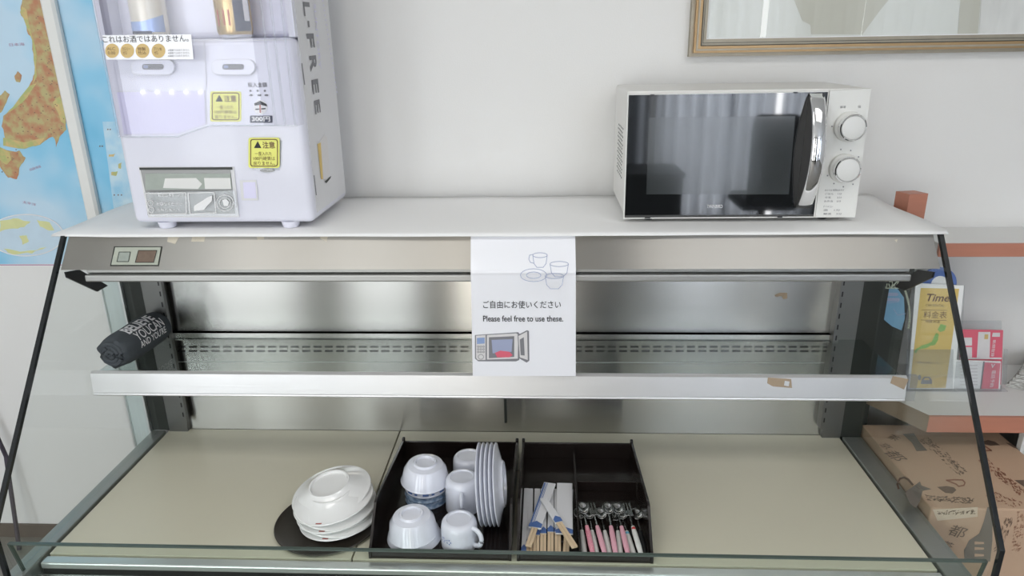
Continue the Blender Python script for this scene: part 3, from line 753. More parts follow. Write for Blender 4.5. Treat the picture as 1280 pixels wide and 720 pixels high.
text_on('price_caption', '投入金額', VS, (310, 109), (334, 109), 6, 'ink', vm, .0012)
print_on('price_lamps', VS, [ell(x, 113.5, 1.4, 1.4, 10) for x in (313, 322, 331)]+[ell(x, 119, 2.6, 1.3, 10) for x in (314, 324, 333)], 'inkg', vm, .0012)
print_on('coin_emblem', VS, [ell(325.5, 134, 9, 9)], 'inkw', vm, .0012)
print_on('coin_emblem_dark', VS, [[(318, 129), (325, 126), (333, 130), (334, 133), (326, 131), (318, 132)], [(319, 136), (332, 135), (332, 136.5), (319, 137.5)]], 'ink', vm, .0016)
print_on('coin_emblem_red', VS, [[(324, 131), (326, 131), (326.5, 141), (324.5, 141)]], 'redp', vm, .002)
pl = print_on('price_plate', VS, [rrect(326.5, 149, 28, 9, 1)], 'navyink', vm, .0012)
text_on('price_text', '300円', VS, (315, 152), (338, 152), 6.5, 'inkw', pl, .0018, bold=.03)
# delivery flap
def zz(pts): return [(120+x/4, 150+y/4) for x, y in pts]
print_on('outlet_frame', VS, [zz([(212, 234), (690, 234), (716, 486), (262, 488)])], 'machside', vm, .0015)
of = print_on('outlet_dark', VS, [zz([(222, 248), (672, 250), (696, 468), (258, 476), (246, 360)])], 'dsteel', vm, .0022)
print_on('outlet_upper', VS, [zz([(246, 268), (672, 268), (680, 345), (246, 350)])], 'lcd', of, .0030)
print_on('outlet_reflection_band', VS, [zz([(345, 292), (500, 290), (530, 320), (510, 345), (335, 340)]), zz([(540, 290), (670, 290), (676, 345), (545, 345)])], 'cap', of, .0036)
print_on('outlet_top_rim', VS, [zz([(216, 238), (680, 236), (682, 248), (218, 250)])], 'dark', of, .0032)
fl = MB().prism([VS.at(x, y, .014) for x, y in zz([(240, 362), (690, 354), (712, 478), (262, 482)])], (0, .002, 0)).build('outlet_flap', 'acryl', vm)
FS = FY(VY-.014)
ring_on('flap_outline', FS, [(zz(q), True) for q in ([(245, 368), (448, 364), (452, 468), (262, 474)], [(460, 365), (590, 362), (600, 464), (470, 470)], ell(645, 415, 42, 40, 24), ell(645, 415, 28, 26, 20), ell(272, 416, 13, 14, 12), ell(276, 450, 13, 14, 12))], 'inkw', fl, 1.0)
print_on('flap_can_drawing', FS, [zz([(490, 430), (560, 385), (580, 378), (580, 405), (560, 425), (540, 450), (490, 455)])], 'inkw', fl, .0009)
print_on('flap_ring_drawing', FS, [zz([(630, 400), (650, 395), (665, 410), (660, 430), (640, 430)])], 'inkw', fl, .0009)
text_on('flap_text', '取出口 手をいれて', FS, (198, 246), (230, 246), 4, 'inkw', fl, .0009)
text_on('flap_text', 'お取りください', FS, (196, 257), (228, 257), 4, 'inkw', fl, .0009)
text_on('flap_text', '缶をたおして', FS, (196, 264), (226, 264), 3.6, 'inkw', fl, .0009)
print_on('return_recess', VS, [zz([(718, 302), (802, 300), (812, 402), (728, 402)])], 'machside', vm, .0015)
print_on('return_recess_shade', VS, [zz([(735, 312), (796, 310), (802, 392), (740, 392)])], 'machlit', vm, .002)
# side lettering, running down the right flank
SSd = FX(br+.0012, 1)
def side_text(s, chars):
    for chx, x, y, wpx, hpx in chars:
        text_on('side_letter', chx, SSd, (x, y), (x+1.9, y+wpx), hpx, 'inkg', vm, .0008)
# each letter reads with its top to the right
for chx, (x0, y0, y1, h) in (('L', (378.5, 2, 20, 8)), ('-', (384.5, 26, 34, 2)), ('F', (383, 42, 60, 9)), ('R', (386.5, 70, 90, 8.5)), ('E', (389.5, 100, 118, 8)), ('E', (392.5, 126, 143, 7))):
    text_on('side_letter', chx, SSd, (x0, y0), (x0+(y1-y0)*.11, y1), h, 'inkg', vm, .0008, bold=.03)
text_on('side_small_lettering', 'SUNTORY', SSd, (391.5, 4), (399, 86), 3.0, 'machlit', vm, .0008)
print_on('side_rule', SSd, [[(377, 79), (378, 79), (381.5, 106), (380.3, 106)], [(392.3, 219), (393.2, 219), (396, 244), (395, 244)]], 'inkg', vm, .0008)
print_on('side_can_picture', SSd, [[(399, 178), (406, 168), (409, 172), (412.5, 216), (407, 226), (403.5, 222)]], 'palepr', vm, .0008)
print_on('side_can_picture_gold', SSd, [[(397, 180), (401, 178), (404, 224), (401.5, 224)]], 'yleaf', vm, .0012)
print_on('side_can_picture_base', SSd, [[(406, 227), (414, 220), (413, 223), (408, 229)]], 'dark', vm, .0012)
print_on('side_perforation', SSd, [[(403+k*.155*6, k*6.0), (403.8+k*.155*6, k*6.0), (404.2+k*.155*6, k*6+2), (403.4+k*.155*6, k*6+2)] for k in range(0, 20)], 'machlit', vm, .0008)
# sample cans on the ledge
def can(px, label, m, grp):
    c = FY(1.432).at(px, 30)
    z0 = 1.4188
    t = thing('drink_can', label, 'can', (c.x, 1.432, z0), grp)
    MB().lathe([(0, .002), (.024, .002), (.026, 0), (.031, .006)], (c.x, 1.432, z0), 40).build('can_base', 'canalu', t, True)
    MB().lathe([(.031, .006), (.033, .012), (.033, .105), (.027, .117), (.0265, .121), (.024, .118), (0, .118)], (c.x, 1.432, z0), 40).build('can_body', m, t, True)
    return t, c
t, c = can(188, 'pale blue and cream drink can behind the clear front of the vending machine', 'can_cream', 'sample cans in the vending machine')
def wrap(t, c, pts, m, name, r=.0336):                      # pts (angle, z) on the can wall
    mb = MB(); bm = mb.bm
    for a0, a1, z0, z1 in pts:
        n = 8
        v = [[bm.verts.new((c.x+r*math.sin(a0+(a1-a0)*i/n), 1.432-r*math.cos(a0+(a1-a0)*i/n), 1.4188+z)) for z in (z0, z1 if not callable(z1) else z1(i/n))] for i in range(n+1)]
        for a, b in zip(v, v[1:]): bm.faces.new((a[0], b[0], b[1], a[1]))
    o = mb.build(name, m, t, True); return o
wrap(t, c, [(-1.2, .2, .013, .032), (-.3, 1.3, .013, lambda u: .028+.016*u)], 'can_blue', 'blue_print')
wrap(t, c, [(-1.1, .5, .010, .015)], 'navyink', 'dark_band', .0338)
t, c = can(293, 'gold and black drink can behind the clear front of the vending machine', 'gold_can', 'sample cans in the vending machine')
wrap(t, c, [(.42, 1.5, .012, .10)], 'navyink', 'dark_panel')
wrap(t, c, [(1.0, 1.4, .03, .09)], 'palepr', 'printed_panel', .0340)
wrap(t, c, [(-.62, -.5, .022, .05), (-.2, -.1, .022, .05), (.1, .2, .022, .05)], 'redp', 'red_characters')

# ------------------------------------------------------------------ rolled grey bag on the shelf
ax0 = Vector((-.950, 1.384, .7715)); ax1 = Vector((-.936, 1.535, .7715))
roll = thing('rolled_fabric_bag', 'rolled charcoal fabric pouch with white slogan lettering lying on the glass shelf', 'pouch', (-.942, 1.46, .7335))
mb = MB(); bm = mb.bm; rows = []
d = (ax1-ax0).normalized(); sd = Vector((0, 0, 1)).cross(d).normalized(); up = d.cross(sd)
prof = [(-.010, .012), (-.012, .022), (-.006, .031), (.002, .035), (.02, .0378), (.06, .0385), (.10, .0388), (.14, .0380), (.158, .035), (.164, .026), (.160, .012)]
ns = 40
for t_, r in prof:
    row = []
    for k in range(ns):
        a = 2*PI*k/ns
        rr_ = r*(1+.02*math.sin(3*a+t_*30)+.012*math.sin(7*a-t_*60))
        if t_ < 0: rr_ *= 1+.18*math.sin(2*a+1)*math.sin(5*a)
        h = math.sin(a)*rr_
        if h < -.0372: h = -.0372
        row.append(bm.verts.new(ax0+d*t_+sd*math.cos(a)*rr_+up*h))
    rows.append(row)
for a, b in zip(rows, rows[1:]):
    for i in range(ns): bm.faces.new((a[i], a[(i+1) % ns], b[(i+1) % ns], b[i]))
bm.faces.new(rows[0][::-1]); bm.faces.new(rows[-1])
mb.build('pouch', 'fabric', roll, True)
mb = MB()
for k in range(3):
    pts = []
    for i in range(9+k*2):
        a = i*.55+k*1.9; r = .008+.0085*k
        pts.append(ax0-d*(.013-.002*k)+sd*math.cos(a)*r+up*math.sin(a)*r)
    mb.tube(pts, .0045, 8)
mb.build('bunched_end', 'fabric', roll, True)
def wrap_text(s, t0, t1, a_top, h, bold=.02):                   # letters run along the roll
    me = text_mesh(s, bold)
    xs = [q.co.x for q in me.vertices]; ys = [q.co.y for q in me.vertices]; x0, x1, y0, y1 = min(xs), max(xs), min(ys), max(ys)
    bm = bmesh.new(); bm.from_mesh(me)
    bmesh.ops.triangulate(bm, faces=bm.faces)
    bmesh.ops.subdivide_edges(bm, edges=bm.edges, cuts=1)
    bm.to_mesh(me); bm.free()
    R = .0408
    for q in me.vertices:
        t_ = t0+(q.co.x-x0)/(x1-x0)*(t1-t0); s_ = (y1-q.co.y)/(y1-y0)*h
        a = a_top-s_/R
        q.co = ax0+d*t_-sd*math.cos(a)*R*-1 + up*math.sin(a)*R
    me.materials.clear(); me.materials.append(M['inkw'])
    o = bpy.data.objects.new('slogan_lettering', me); C.objects.link(o); attach(o, roll)
    return o
# sd points towards -X or +X: use the side facing the camera (+X, up)
if sd.x < 0: sd = -sd
wrap_text('BELIEVE', .028, .122, 1.56, .026, .03)
wrap_text('YOUCAN', .034, .132, 0.88, .022, .01)
wrap_text("AND YOU'RE", .036, .130, .30, .016, .01)

# ------------------------------------------------------------------ round tray and stacked plates
rt = MB().lathe([(0, 0), (.098, 0), (.108, .006), (.1065, .0075), (.098, .003), (0, .003)], (-.449, 1.205, .4704), 64).build('round_tray', 'disc', None, True)
tag(rt, 'dark round tray on the cream deck under the stacked white plates', 'tray')
def plate_prof(R, foot, h):                                  # upside down: rim down, foot ring up
    return [(0, h-.0045), (foot-.004, h-.0045), (foot-.003, h), (foot, h), (foot+.003, h-.004), (R*.80, h*.42), (R, .0), (R+.0012, .0015), (R, .003), (R*.80, h*.42+.003)]
def plate_solid(R, foot, h):
    return [(0, h-.005), (foot-.0045, h-.005), (foot-.003, h), (foot, h), (foot+.003, h-.004), (R*.74, h*.50), (R*.88, .0052), (R-.001, .0026), (R, .0010), (R-.002, 0), (R*.86, .0022), (R*.74, h*.50-.003), (foot, h-.0085), (0, h-.0085)]
plateM = MB().lathe(plate_solid(.083, .042, .024), (0, 0, 0), 64)
lab = ['lowest white plate of the tilted stack on the round tray', 'second plate from the bottom of the tilted white stack', 'third plate from the bottom of the tilted white stack',
       'fourth plate from the bottom of the tilted white stack', 'plate directly under the topmost one of the tilted stack', 'topmost upturned white plate of the tilted stack, showing its foot ring']
p0 = None
for i in range(6):
    tl = math.radians(5+i*.8)
    loc = (-.428-.0028*i, 1.218+.0012*i, .4812+i*.0080)
    if i == 0:
        p0 = thing('dinner_plate', lab[0], 'plate', (0, 0, 0), 'stacked white plates on the round tray')
        plateM.build('plate_body', 'china', p0, True)
        mb = MB()
        for a0 in (-1.75, ):
            rows = [[mb.bm.verts.new(((.083*q)*math.cos(a0+.16*k/8), (.083*q)*math.sin(a0+.16*k/8), z)) for q, z in ((.935, .0045), (.965, .0040))] for k in range(9)]
            for a, b in zip(rows, rows[1:]): mb.bm.faces.new((a[0], b[0], b[1], a[1]))
        mb.build('rim_print', 'redp', p0, True)
        t = p0
    else: t = dup(p0, None, None, lab[i])
    t.location = loc; t.rotation_euler = (math.radians(1.5), -tl, (i % 2)*2.6)
    if i == 5: t.location = (-.447, 1.238, .5215); t.rotation_euler = (math.radians(3), -math.radians(9.5), .3)

# ------------------------------------------------------------------ two lacquer trays
def tray(x0, x1, label, dividers):
    t = thing('cutlery_tray', label, 'tray', ((x0+x1)/2, 1.28, .4706), 'dark cutlery trays on the deck')
    W = .005; zf = .4706
    side = [(1.100, zf), (1.100, .4885), (1.112, .494), (1.168, .549), (1.185, .551), (1.45, .519), (1.455, .516), (1.455, zf)]
    for X in (x0, x1-W):
        MB().prism([(X, y, z) for y, z in side], (W, 0, 0)).build('side_wall', 'tray', t)
    MB().box(x0+W, x1-W, 1.101, 1.454, zf, zf+.003).build('base', 'tray', t)
    MB().box(x0+W, x1-W, 1.450, 1.4548, zf+.003, .514, .001).build('back_wall', 'tray', t)
    MB().box(x0+W, x1-W, 1.101, 1.105, zf+.003, .4885, .001).build('front_wall', 'tray', t)
    mb = MB()
    for X in (x0-.001, x1-.006):
        mb.box(X, X+.007, 1.449, 1.458, zf, .523, .002)
    mb.build('corner_post', 'tray', t)
    for (a, b, c, d_, h) in dividers:
        MB().box(a, b, c, d_, zf+.003, h, .0008).build('divider', 'tray', t)
    return t
tray(-.340, -.066, 'dark brown lacquer tray holding white cups, bowls and small plates', [])
tray(-.056, .201, 'dark brown lacquer tray holding chopsticks and cutlery', [(.062, .066, 1.106, 1.449, .500), (.0665, .195, 1.322, 1.325, .498)])

# bowls
ZT = .4738
def bowl(label, loc, rot=(0, 0, 0), R=.05, h=.047, m='china2', pat=None, grp='bowls in the lacquer tray'):
    t = thing('bowl', label, 'bowl', loc, grp)
    pr = [(0, h-.004), (.018, h-.004), (.0195, h), (.023, h), (.0255, h-.004), (.037, h-.007), (.0445, h-.018), (R-.0015, .006), (R+.001, .002), (R, 0), (R-.0025, .001), (.042, h-.020), (.030, h-.011), (0, h-.008)]
    prl = [(r*R/.05, z) for r, z in pr]
    b = MB().lathe(prl, (0, 0, 0), 48).build('bowl_body', m, None, True)
    b.parent = t
    if pat:
        mb = MB(); rows = []
        for k in range(49):
            a = 2*PI*k/48
            rows.append([mb.bm.verts.new((r*math.cos(a), r*math.sin(a), z)) for r, z in ((R*.998+.0003, .0075), (R*.93+.0006, .017))])
        for k, (a, b2) in enumerate(zip(rows, rows[1:])):
            if k % 6 in (0, 1, 3): mb.bm.faces.new((a[0], b2[0], b2[1], a[1]))
        o = mb.build('blue_pattern', 'bluep', None, True); o.parent = t
    t.rotation_euler = rot
    return t
bowl('blue patterned bowl, lowest of the rear bowl stack in the left tray', (-.258, 1.290, ZT), (0, 0, 0), .0475, .044, 'bluepat')
bowl('pale blue wave-patterned bowl in the middle of the rear stack', (-.258, 1.292, ZT+.015), (0, 0, 0), .048, .044, 'bluepat')
bowl('white bowl with blue floral rim just under the top one of the rear stack', (-.257, 1.288, ZT+.030), (0, 0, 0), .0475, .045, 'china2', True)
bowl('topmost plain white bowl of the rear stack in the left tray', (-.258, 1.284, ZT+.049), (.03, .05, 0), .0505, .047)
bowl('lower white bowl under the upturned front bowl in the left tray', (-.262, 1.160, ZT), (0, 0, 0), .0515, .040)
bowl('upturned white bowl at the front of the left tray', (-.263, 1.157, ZT+.014), (.03, -.03, 0), .0495, .047)
# mugs, upside down
def mug(label, loc, ang, flower=False, R=.036, h=.058):
    t = thing('mug', label, 'cup', loc, 'mugs upside down in the lacquer tray')
    pr = [(0, h-.003), (R*.62, h-.003), (R*.66, h), (R*.80, h-.001), (R*.92, h-.006), (R*.97, h-.016), (R, .003), (R, 0), (R-.003, 0), (R-.0035, h-.012), (0, h-.008)]
    o = MB().lathe(pr, (0, 0, 0), 48).build('mug_body', 'china2', None, True); o.parent = t
    pts = []
    for i in range(13):
        a = -PI/2+PI*i/12
        pts.append((R-.003+.020*math.cos(a)**.7 if abs(math.cos(a)) > .01 else R-.003, 0, h*.50+.019*math.sin(a)))
    o = MB().tube(pts, .0042, 10, 1.2).build('handle', 'china2', None, True); o.parent = t
    if flower:
        mb = MB()
        for a in (-2.05, -2.42):
            for k in range(5):
                b = 2*PI*k/5
                aa = a+.12*math.cos(b)-ang; z = h*.45+.0046*math.sin(b); r = R+.0006
                q = [(aa-.035, z-.0012), (aa+.035, z-.0012), (aa+.035, z+.0012), (aa-.035, z+.0012)]
                mb.bm.faces.new([mb.bm.verts.new((r*math.cos(x), r*math.sin(x), zz_)) for x, zz_ in q])
        o = mb.build('blue_flower', 'bluep', None); o.parent = t
    t.rotation_euler = (0, 0, ang)
mug('rearmost upside-down white mug in the left tray', (-.172, 1.352, ZT), .6, h=.068)
mug('middle upside-down white mug with its handle turned to the front', (-.176, 1.262, ZT), -1.5, R=.0370, h=.074)
mug('front upside-down white mug with small blue flowers', (-.170, 1.148, ZT), -.55, True, .0365, .055)
# small plates on edge
spm = None
for i in range(5):
    lb = ['leftmost', 'second from the left', 'middle', 'second from the right', 'rightmost'][i]+' of the five small white plates standing on edge'
    if i == 0:
        spm = thing('small_plate', lb, 'plate', (0, 0, 0), 'small plates standing on edge in the lacquer tray')
        MB().lathe(plate_solid(.083, .045, .016), (0, 0, 0), 56).build('plate_body', 'china2', spm, True); t = spm
    else: t = dup(spm, None, None, lb)
    t.location = (-.134+i*.0085, 1.222, ZT+.0835); t.rotation_euler = (0, math.radians(86), 0)

# ------------------------------------------------------------------ chopsticks
def chopsticks(label, loc, rz, sleeve_len=.145, w_=.014, n=2, band='bluep', wide=False, tilt=0, L=.205):
    t = thing('paper_wrapped_chopsticks', label, 'chopsticks', (0, 0, 0), 'chopsticks in paper sleeves')
    MB().box(-w_/2, w_/2, L-sleeve_len, L+.005, 0, .0044, .0008, 1).build('paper_sleeve', 'sleeve', t)
    if n:
        for k in (-1, 1):
            mb = MB(); x = k*.0031
            mb.prism([(x-.0028, 0, .0004), (x+.0028, 0, .0004), (x+.0028, 0, .0040), (x-.0028, 0, .0040)], (0, L-sleeve_len-.0003, 0))
            mb.build('chopstick', 'bamboo', t)
    y0 = L-sleeve_len
    MB().prism([(-w_/2, y0, .0046), (w_/2, y0, .0046), (w_/2, y0+.012, .0046), (0, y0+.020, .0046), (-w_/2, y0+.010, .0046)], (0, 0, .0003)).build('blue_print', band, t)
    if w_ > .02 and n:
        for k in range(4):
            x = -w_/2+.0012+k*.0024
            MB().box(x, x+(.0022 if k == 0 else .0009), y0+.012, L+.002, .0044, .0048).build('blue_stripe', band, t)
    t.location = loc; t.rotation_euler = (tilt, 0, rz)
    return t
zb = ZT+.0006
chopsticks('leftmost wrapped chopstick pair lying in the right tray', (-.0435, 1.113, zb), 0, .200, .010, 0)
chopsticks('second wrapped pair beside the left wall of the right tray', (-.0325, 1.112, zb), .01, .175, .011)
chopsticks('third wrapped pair from the left, under the crossed ones', (-.0195, 1.112, zb), 0, .15, .0125)
chopsticks('fourth wrapped pair from the left, under the crossed ones', (-.006, 1.112, zb), 0, .145, .0125)
chopsticks('fifth wrapped pair from the left, under the crossed ones', (.0080, 1.112, zb), -.01, .14, .0125)
chopsticks('sixth wrapped pair from the left in the right tray', (.0220, 1.112, zb), -.01, .14, .0130)
chopsticks('seventh wrapped pair, beside the middle divider', (.0370, 1.112, zb), -.07, .15, .0140)
w8 = chopsticks('broad sleeved pair lying flat over the right half of the chopstick pile', (.034, 1.125, zb+.0062), -.03, .165, .034, 0)
chopsticks('upper crossed pair leaning to the right end, blue striped sleeve', (-.034, 1.120, zb+.0125), -.20, .150, .026)
chopsticks('upper crossed pair with bare sticks pointing to the right corner', (.054, 1.112, zb+.0185), .38, .080, .016, L=.158)

# ------------------------------------------------------------------ cutlery
def cutlery(kind, label, loc, rz, hm, tilt=.0, tipm=None):
    nm = {'spoon': 'teaspoon', 'fork': 'small_fork'}[kind]
    t = thing(nm, label, kind, (0, 0, 0), 'coloured-handled cutlery in the lacquer tray')
    Lh = .075
    pts = [(0, 0, .004), (0, .02, .004), (0, .055, .004), (0, Lh, .004)]
    MB().tube(pts, [.0046, .0054, .0052, .0036], 12, .7).build('handle', hm, t, True)
    if tipm: MB().lathe([(0, -.004), (.0036, -.002), (.0044, .001), (.0036, .004), (0, .005)], (0, Lh-.006, .004), 12, Matrix.Rotation(PI/2, 4, 'X')).build('handle_tip', tipm, t, True)
    MB().tube([(0, Lh, .004), (0, Lh+.035, .004)], [.0020, .0016], 8).build('neck', 'silver', t, True)
    if kind == 'spoon':
        mb = MB(); rows = []
        for j in range(6):
            q = j/5
            rows.append([mb.bm.verts.new((.0125*q*math.cos(2*PI*k/24), Lh+.052+.019*q*math.sin(2*PI*k/24), .0015+.006*q*q)) for k in range(24)])
        for a, b in zip(rows, rows[1:]):
            for k in range(24): 
                if a is rows[0]: continue
                mb.bm.faces.new((a[k], a[(k+1) % 24], b[(k+1) % 24], b[k]))
        mb.bm.faces.new(rows[1])
        o = mb.build('bowl', 'silver', t, True); md = o.modifiers.new('s', 'SOLIDIFY'); md.thickness = .0008
    else:
        mb = MB().box(-.008, .008, Lh+.034, Lh+.050, .0032, .0044, .0004, 1)
        for k in range(3): mb.box(-.008+k*.0064, -.0048+k*.0064, Lh+.049, Lh+.073, .0032, .0044)
        mb.build('tines', 'silver', t)
    t.location = loc; t.rotation_euler = (tilt, 0, rz)
    return t
specs = [('spoon', 'whitep', .073, .05, 'white-handled spoon against the middle divider'), ('spoon', 'hotpink', .0875, .16, 'spoon with red dotted pink handle'),
         ('spoon', 'whitep', .0965, .12, 'white-handled spoon right of the red dotted one'), ('fork', 'pink', .110, .20, 'fork with broad pale pink handle'),
         ('spoon', 'whitep', .1215, .12, 'thin white-handled spoon between two pink handles'), ('spoon', 'pink', .1305, .05, 'spoon with pink handle near the middle of the cutlery'),
         ('fork', 'whitep', .141, -.03, 'fork with tall white handle, tines upright behind it'), ('spoon', 'pink', .1535, .10, 'pink-handled spoon left of the blue-tipped handle'),
         ('spoon', 'whitep', .167, .16, 'white-handled spoon with a blue tip'), ('fork', 'whitep', .178, .14, 'white-handled fork with a small red tip'), ('spoon', 'black', .1875, .02, 'black-handled spoon beside the right wall')]
for i, (k, hm, x, rz, lb) in enumerate(specs):
    cutlery(k, lb, (x, 1.1075, ZT+.0008+(i % 2)*.0092), rz*.6, hm, .03 if i % 2 else .0, 'cyan' if 'blue tip' in lb else ('redpl' if 'red tip' in lb else None))

# ------------------------------------------------------------------ shelves at the right of the case
su = thing('wall_shelf_unit', 'white two-tier shelf with reddish wood edging right of the display case', 'shelf', (1.2, 1.65, .5))
MB().prism([(.884, 1.585, .931), (2.2, 1.585, .931), (2.2, WALL-.001, .931), (.785, WALL-.001, .931), (.785, 1.62, .931), (.884, 1.62, .931)], (0, 0, .028)).build('upper_shelf', 'lamin', su)
MB().box(.884, 2.2, 1.577, 1.585, .929, .959).build('upper_edging', 'wood', su)
MB().prism([(.862, 1.458, .555), (2.2, 1.458, .555), (2.2, WALL-.001, .555), (.79, WALL-.001, .555), (.79, 1.585, .555)], (0, 0, .037)).build('lower_shelf', 'lamin', su)
MB().box(.860, 2.2, 1.450, 1.458, .553, .592).build('lower_edging', 'wood', su)
MB().prism([(.860, 1.450, .553), (.862, 1.458, .553), (.79, 1.585, .553), (.782, 1.583, .553)], (0, 0, .0395)).build('lower_side_edging', 'woodd', su)
MB().box(1.0865, 2.2, 1.465, 1.48, 0, .553).build('support_panel', 'lamin', su)
MB().prism([(.787, 1.616, .959), (.800, 1.580, .959), (.844, 1.588, .959), (.831, 1.624, .959)], (0, 0, .113)).build('upright_end', 'wood', su)

# ------------------------------------------------------------------ leaflets
LS = Surf((0, 1.587, .592), (0, -1, .12))
hold = thing('leaflet_holder', 'clear acrylic stand holding the mustard yellow price leaflets', 'holder', (.93, 1.60, .592))
def slab(name, surf, pts, off, th, m, par): return MB().prism([surf.at(x, y, off) for x, y in pts], -surf.n*th).build(name, m, par)
slab('back_plate', LS, [(1140, 355), (1206, 357), (1200, 489), (1131, 488)], -.004, .002, 'acryl', hold)
slab('front_plate', LS, [(1134, 437), (1192, 437), (1191, 489), (1131, 488)], .010, .002, 'acryl', hold)
MB().box(.86, .985, 1.572, 1.59, .5925, .595).build('foot_plate', 'acryl', hold)
lf = thing('price_leaflet', 'tall mustard yellow leaflet with a green map in the clear stand', 'leaflet', (.93, 1.59, .5955))
lb_ = slab('paper', LS, [(1144.5, 354), (1205, 357), (1192, 486), (1134.5, 487)], .006, .004, 'paper', lf)
yl = slab('yellow_print', LS, [(1151, 360), (1199, 361), (1182, 485), (1137, 485)], .0066, .0003, 'yleaf', lf)
text_on('title_text', 'Times', LS, (1156, 376.5), (1191, 377.5), 9.5, 'brownink', lf, .0074, bold=.02, shear=.2)
text_on('subtitle_text', 'CAR RENTAL', LS, (1157, 383), (1180, 383.5), 3, 'brownink', lf, .0074)
text_on('price_word', '料金表', LS, (1154, 397.5), (1183, 398), 8.5, 'brownink', lf, .0074)
text_on('small_text', '時間 料金', LS, (1157, 403.5), (1175, 404), 3, 'brownink', lf, .0074)
text_on('small_text', 'ご利用のご案内はこちら', LS, (1143, 454), (1173, 455), 2.5, 'brownink', lf, .0074)
ring_on('price_rules', LS, [([(1152, 387.5), (1184, 388)], False), ([(1151, 400), (1183, 400.5)], False)], 'brownink', lf, .5, .0074)
print_on('green_map', LS, [rough(q, 1, .7) for q in ([(1142.5, 440), (1146, 435.5), (1152, 432), (1160, 429.5), (1165, 427), (1167.5, 421), (1170.5, 416), (1173.5, 418), (1172.5, 425), (1169, 431), (1163, 432), (1158, 435), (1151, 436), (1147, 438), (1145, 442)], [(1172, 412), (1176, 405), (1183, 407), (1181, 413), (1175, 415)])], 'green', lf, .0076)
print_on('car_symbol', LS, [[(1151, 480), (1152, 475), (1155, 471), (1162, 471), (1165, 475), (1165, 480)], ell(1149.5, 472, 2, 3.5, 10)], 'inkg', lf, .0076)
print_on('car_symbol_glass', LS, [[(1155, 475), (1156, 472.5), (1161, 472.5), (1162, 475)]], 'yleaf', lf, .008)
ds = FY(1.622)
dsc = thing('round_sign', 'blue round sign with white centre behind the yellow leaflet', 'sign', (.95, 1.63, .592))
c = ds.at(1171, 357)
MB().lathe([(0, 0), (.045, 0), (.045, .004), (0, .004)], (c.x, 1.626, c.z), 40, Matrix.Rotation(PI/2, 4, 'X')).build('disc', 'navy', dsc, True)
MB().lathe([(0, .0042), (.018, .0042), (.018, .0046), (0, .0046)], (c.x+.004, 1.626, c.z+.006), 30, Matrix.Rotation(PI/2, 4, 'X')).build('white_centre', 'paper', dsc)
MB().box(c.x-.006, c.x+.006, 1.627, 1.632, .5923, c.z).build('stand', 'navy', dsc)
# card racks
RS1 = FY(1.585)
rk = thing('card_rack', 'clear acrylic two-tier rack of crimson cards on the lower shelf', 'rack', (1.04, 1.60, .592))
RSb = FY(1.632)
slab('back_plate', RSb, [(1196, 401), (1252, 401), (1252, 488), (1196, 489)], 0, .002, 'acryl', rk)
slab('side_plate', FY(1.612), [(1256, 437), (1260, 437), (1258, 486), (1254, 486)], 0, .004, 'acryl', rk)
slab('front_lip', RS1, [(1196, 452), (1254, 452), (1252, 489.5), (1192, 490)], .012, .002, 'acryl', rk)
MB().box(.99, 1.105, 1.574, 1.634, .5925, .5945).build('foot_plate', 'acryl', rk)
up_ = thing('crimson_card', 'upper crimson card standing in the rear tier of the clear rack', 'card', (1.04, 1.615, .5948), 'crimson cards in the clear rack')
UR = FY(1.612)
slab('card', UR, [(1201, 412), (1254, 413), (1251, 490), (1199, 490)], 0, .003, 'pinkc', up_)
print_on('card_print', UR, [[(1204, 422), (1215, 422), (1215, 432), (1204, 432)], [(1204, 434), (1215, 434), (1215, 447), (1204, 447)], [(1223, 415), (1238, 415), (1237, 447), (1221, 447)], [(1241, 416), (1250, 416), (1250, 421), (1240, 421)]], 'palepr', up_, .0008)
text_on('card_text', '新規登録', UR, (1241, 425), (1238.5, 446), -4, 'inkw', up_, .0012)
print_on('card_chip', UR, [[(1231, 418), (1235.5, 418), (1235, 424), (1230.5, 424)]], 'golden', up_, .0014)
print_on('card_margin', UR, [[(1200, 447), (1252, 447), (1252, 449), (1200, 449)]], 'inkw', up_, .001)
lo = thing('white_and_crimson_card', 'lower card with a crimson panel standing at the front of the clear rack', 'card', (1.04, 1.590, .5948), 'crimson cards in the clear rack')
LR = FY(1.588)
slab('card', LR, [(1190, 450), (1251, 452), (1250, 487), (1190, 487)], 0, .003, 'paper', lo)
print_on('crimson_panel', LR, [[(1231, 453), (1250.5, 454), (1248, 486), (1226, 486)]], 'pinkc', lo, .0008)
print_on('grey_stripe', LR, [[(1229, 452), (1231, 452), (1227, 486), (1225, 486)]], 'inkg', lo, .0008)
print_on('pale_text_block', LR, [[(1200, 456+k*4), (1222, 456+k*4), (1222, 457.6+k*4), (1200, 457.6+k*4)] for k in range(7)], 'palepr', lo, .0008)
text_on('panel_text', '電話予約', LR, (1240, 463), (1237, 484), -5, 'inkw', lo, .0014)
text_on('panel_mark', 'V', LR, (1238, 460), (1243, 460), 5, 'inkw', lo, .0014, bold=.03)
# newspaper
NSf = FZ(.592)
mb = MB()
for k in range(5):
    z = .5925+k*.0095
    mb.prism([(1.115+.004*k, 1.60-.003*k, z), (1.30, 1.50, z), (1.45, 1.66, z), (1.23, 1.71, z)], (0, 0, .0085))
tag(mb.build('folded_newspaper', 'news'), 'folded grey newspapers lying on the lower shelf by the card rack', 'newspaper')
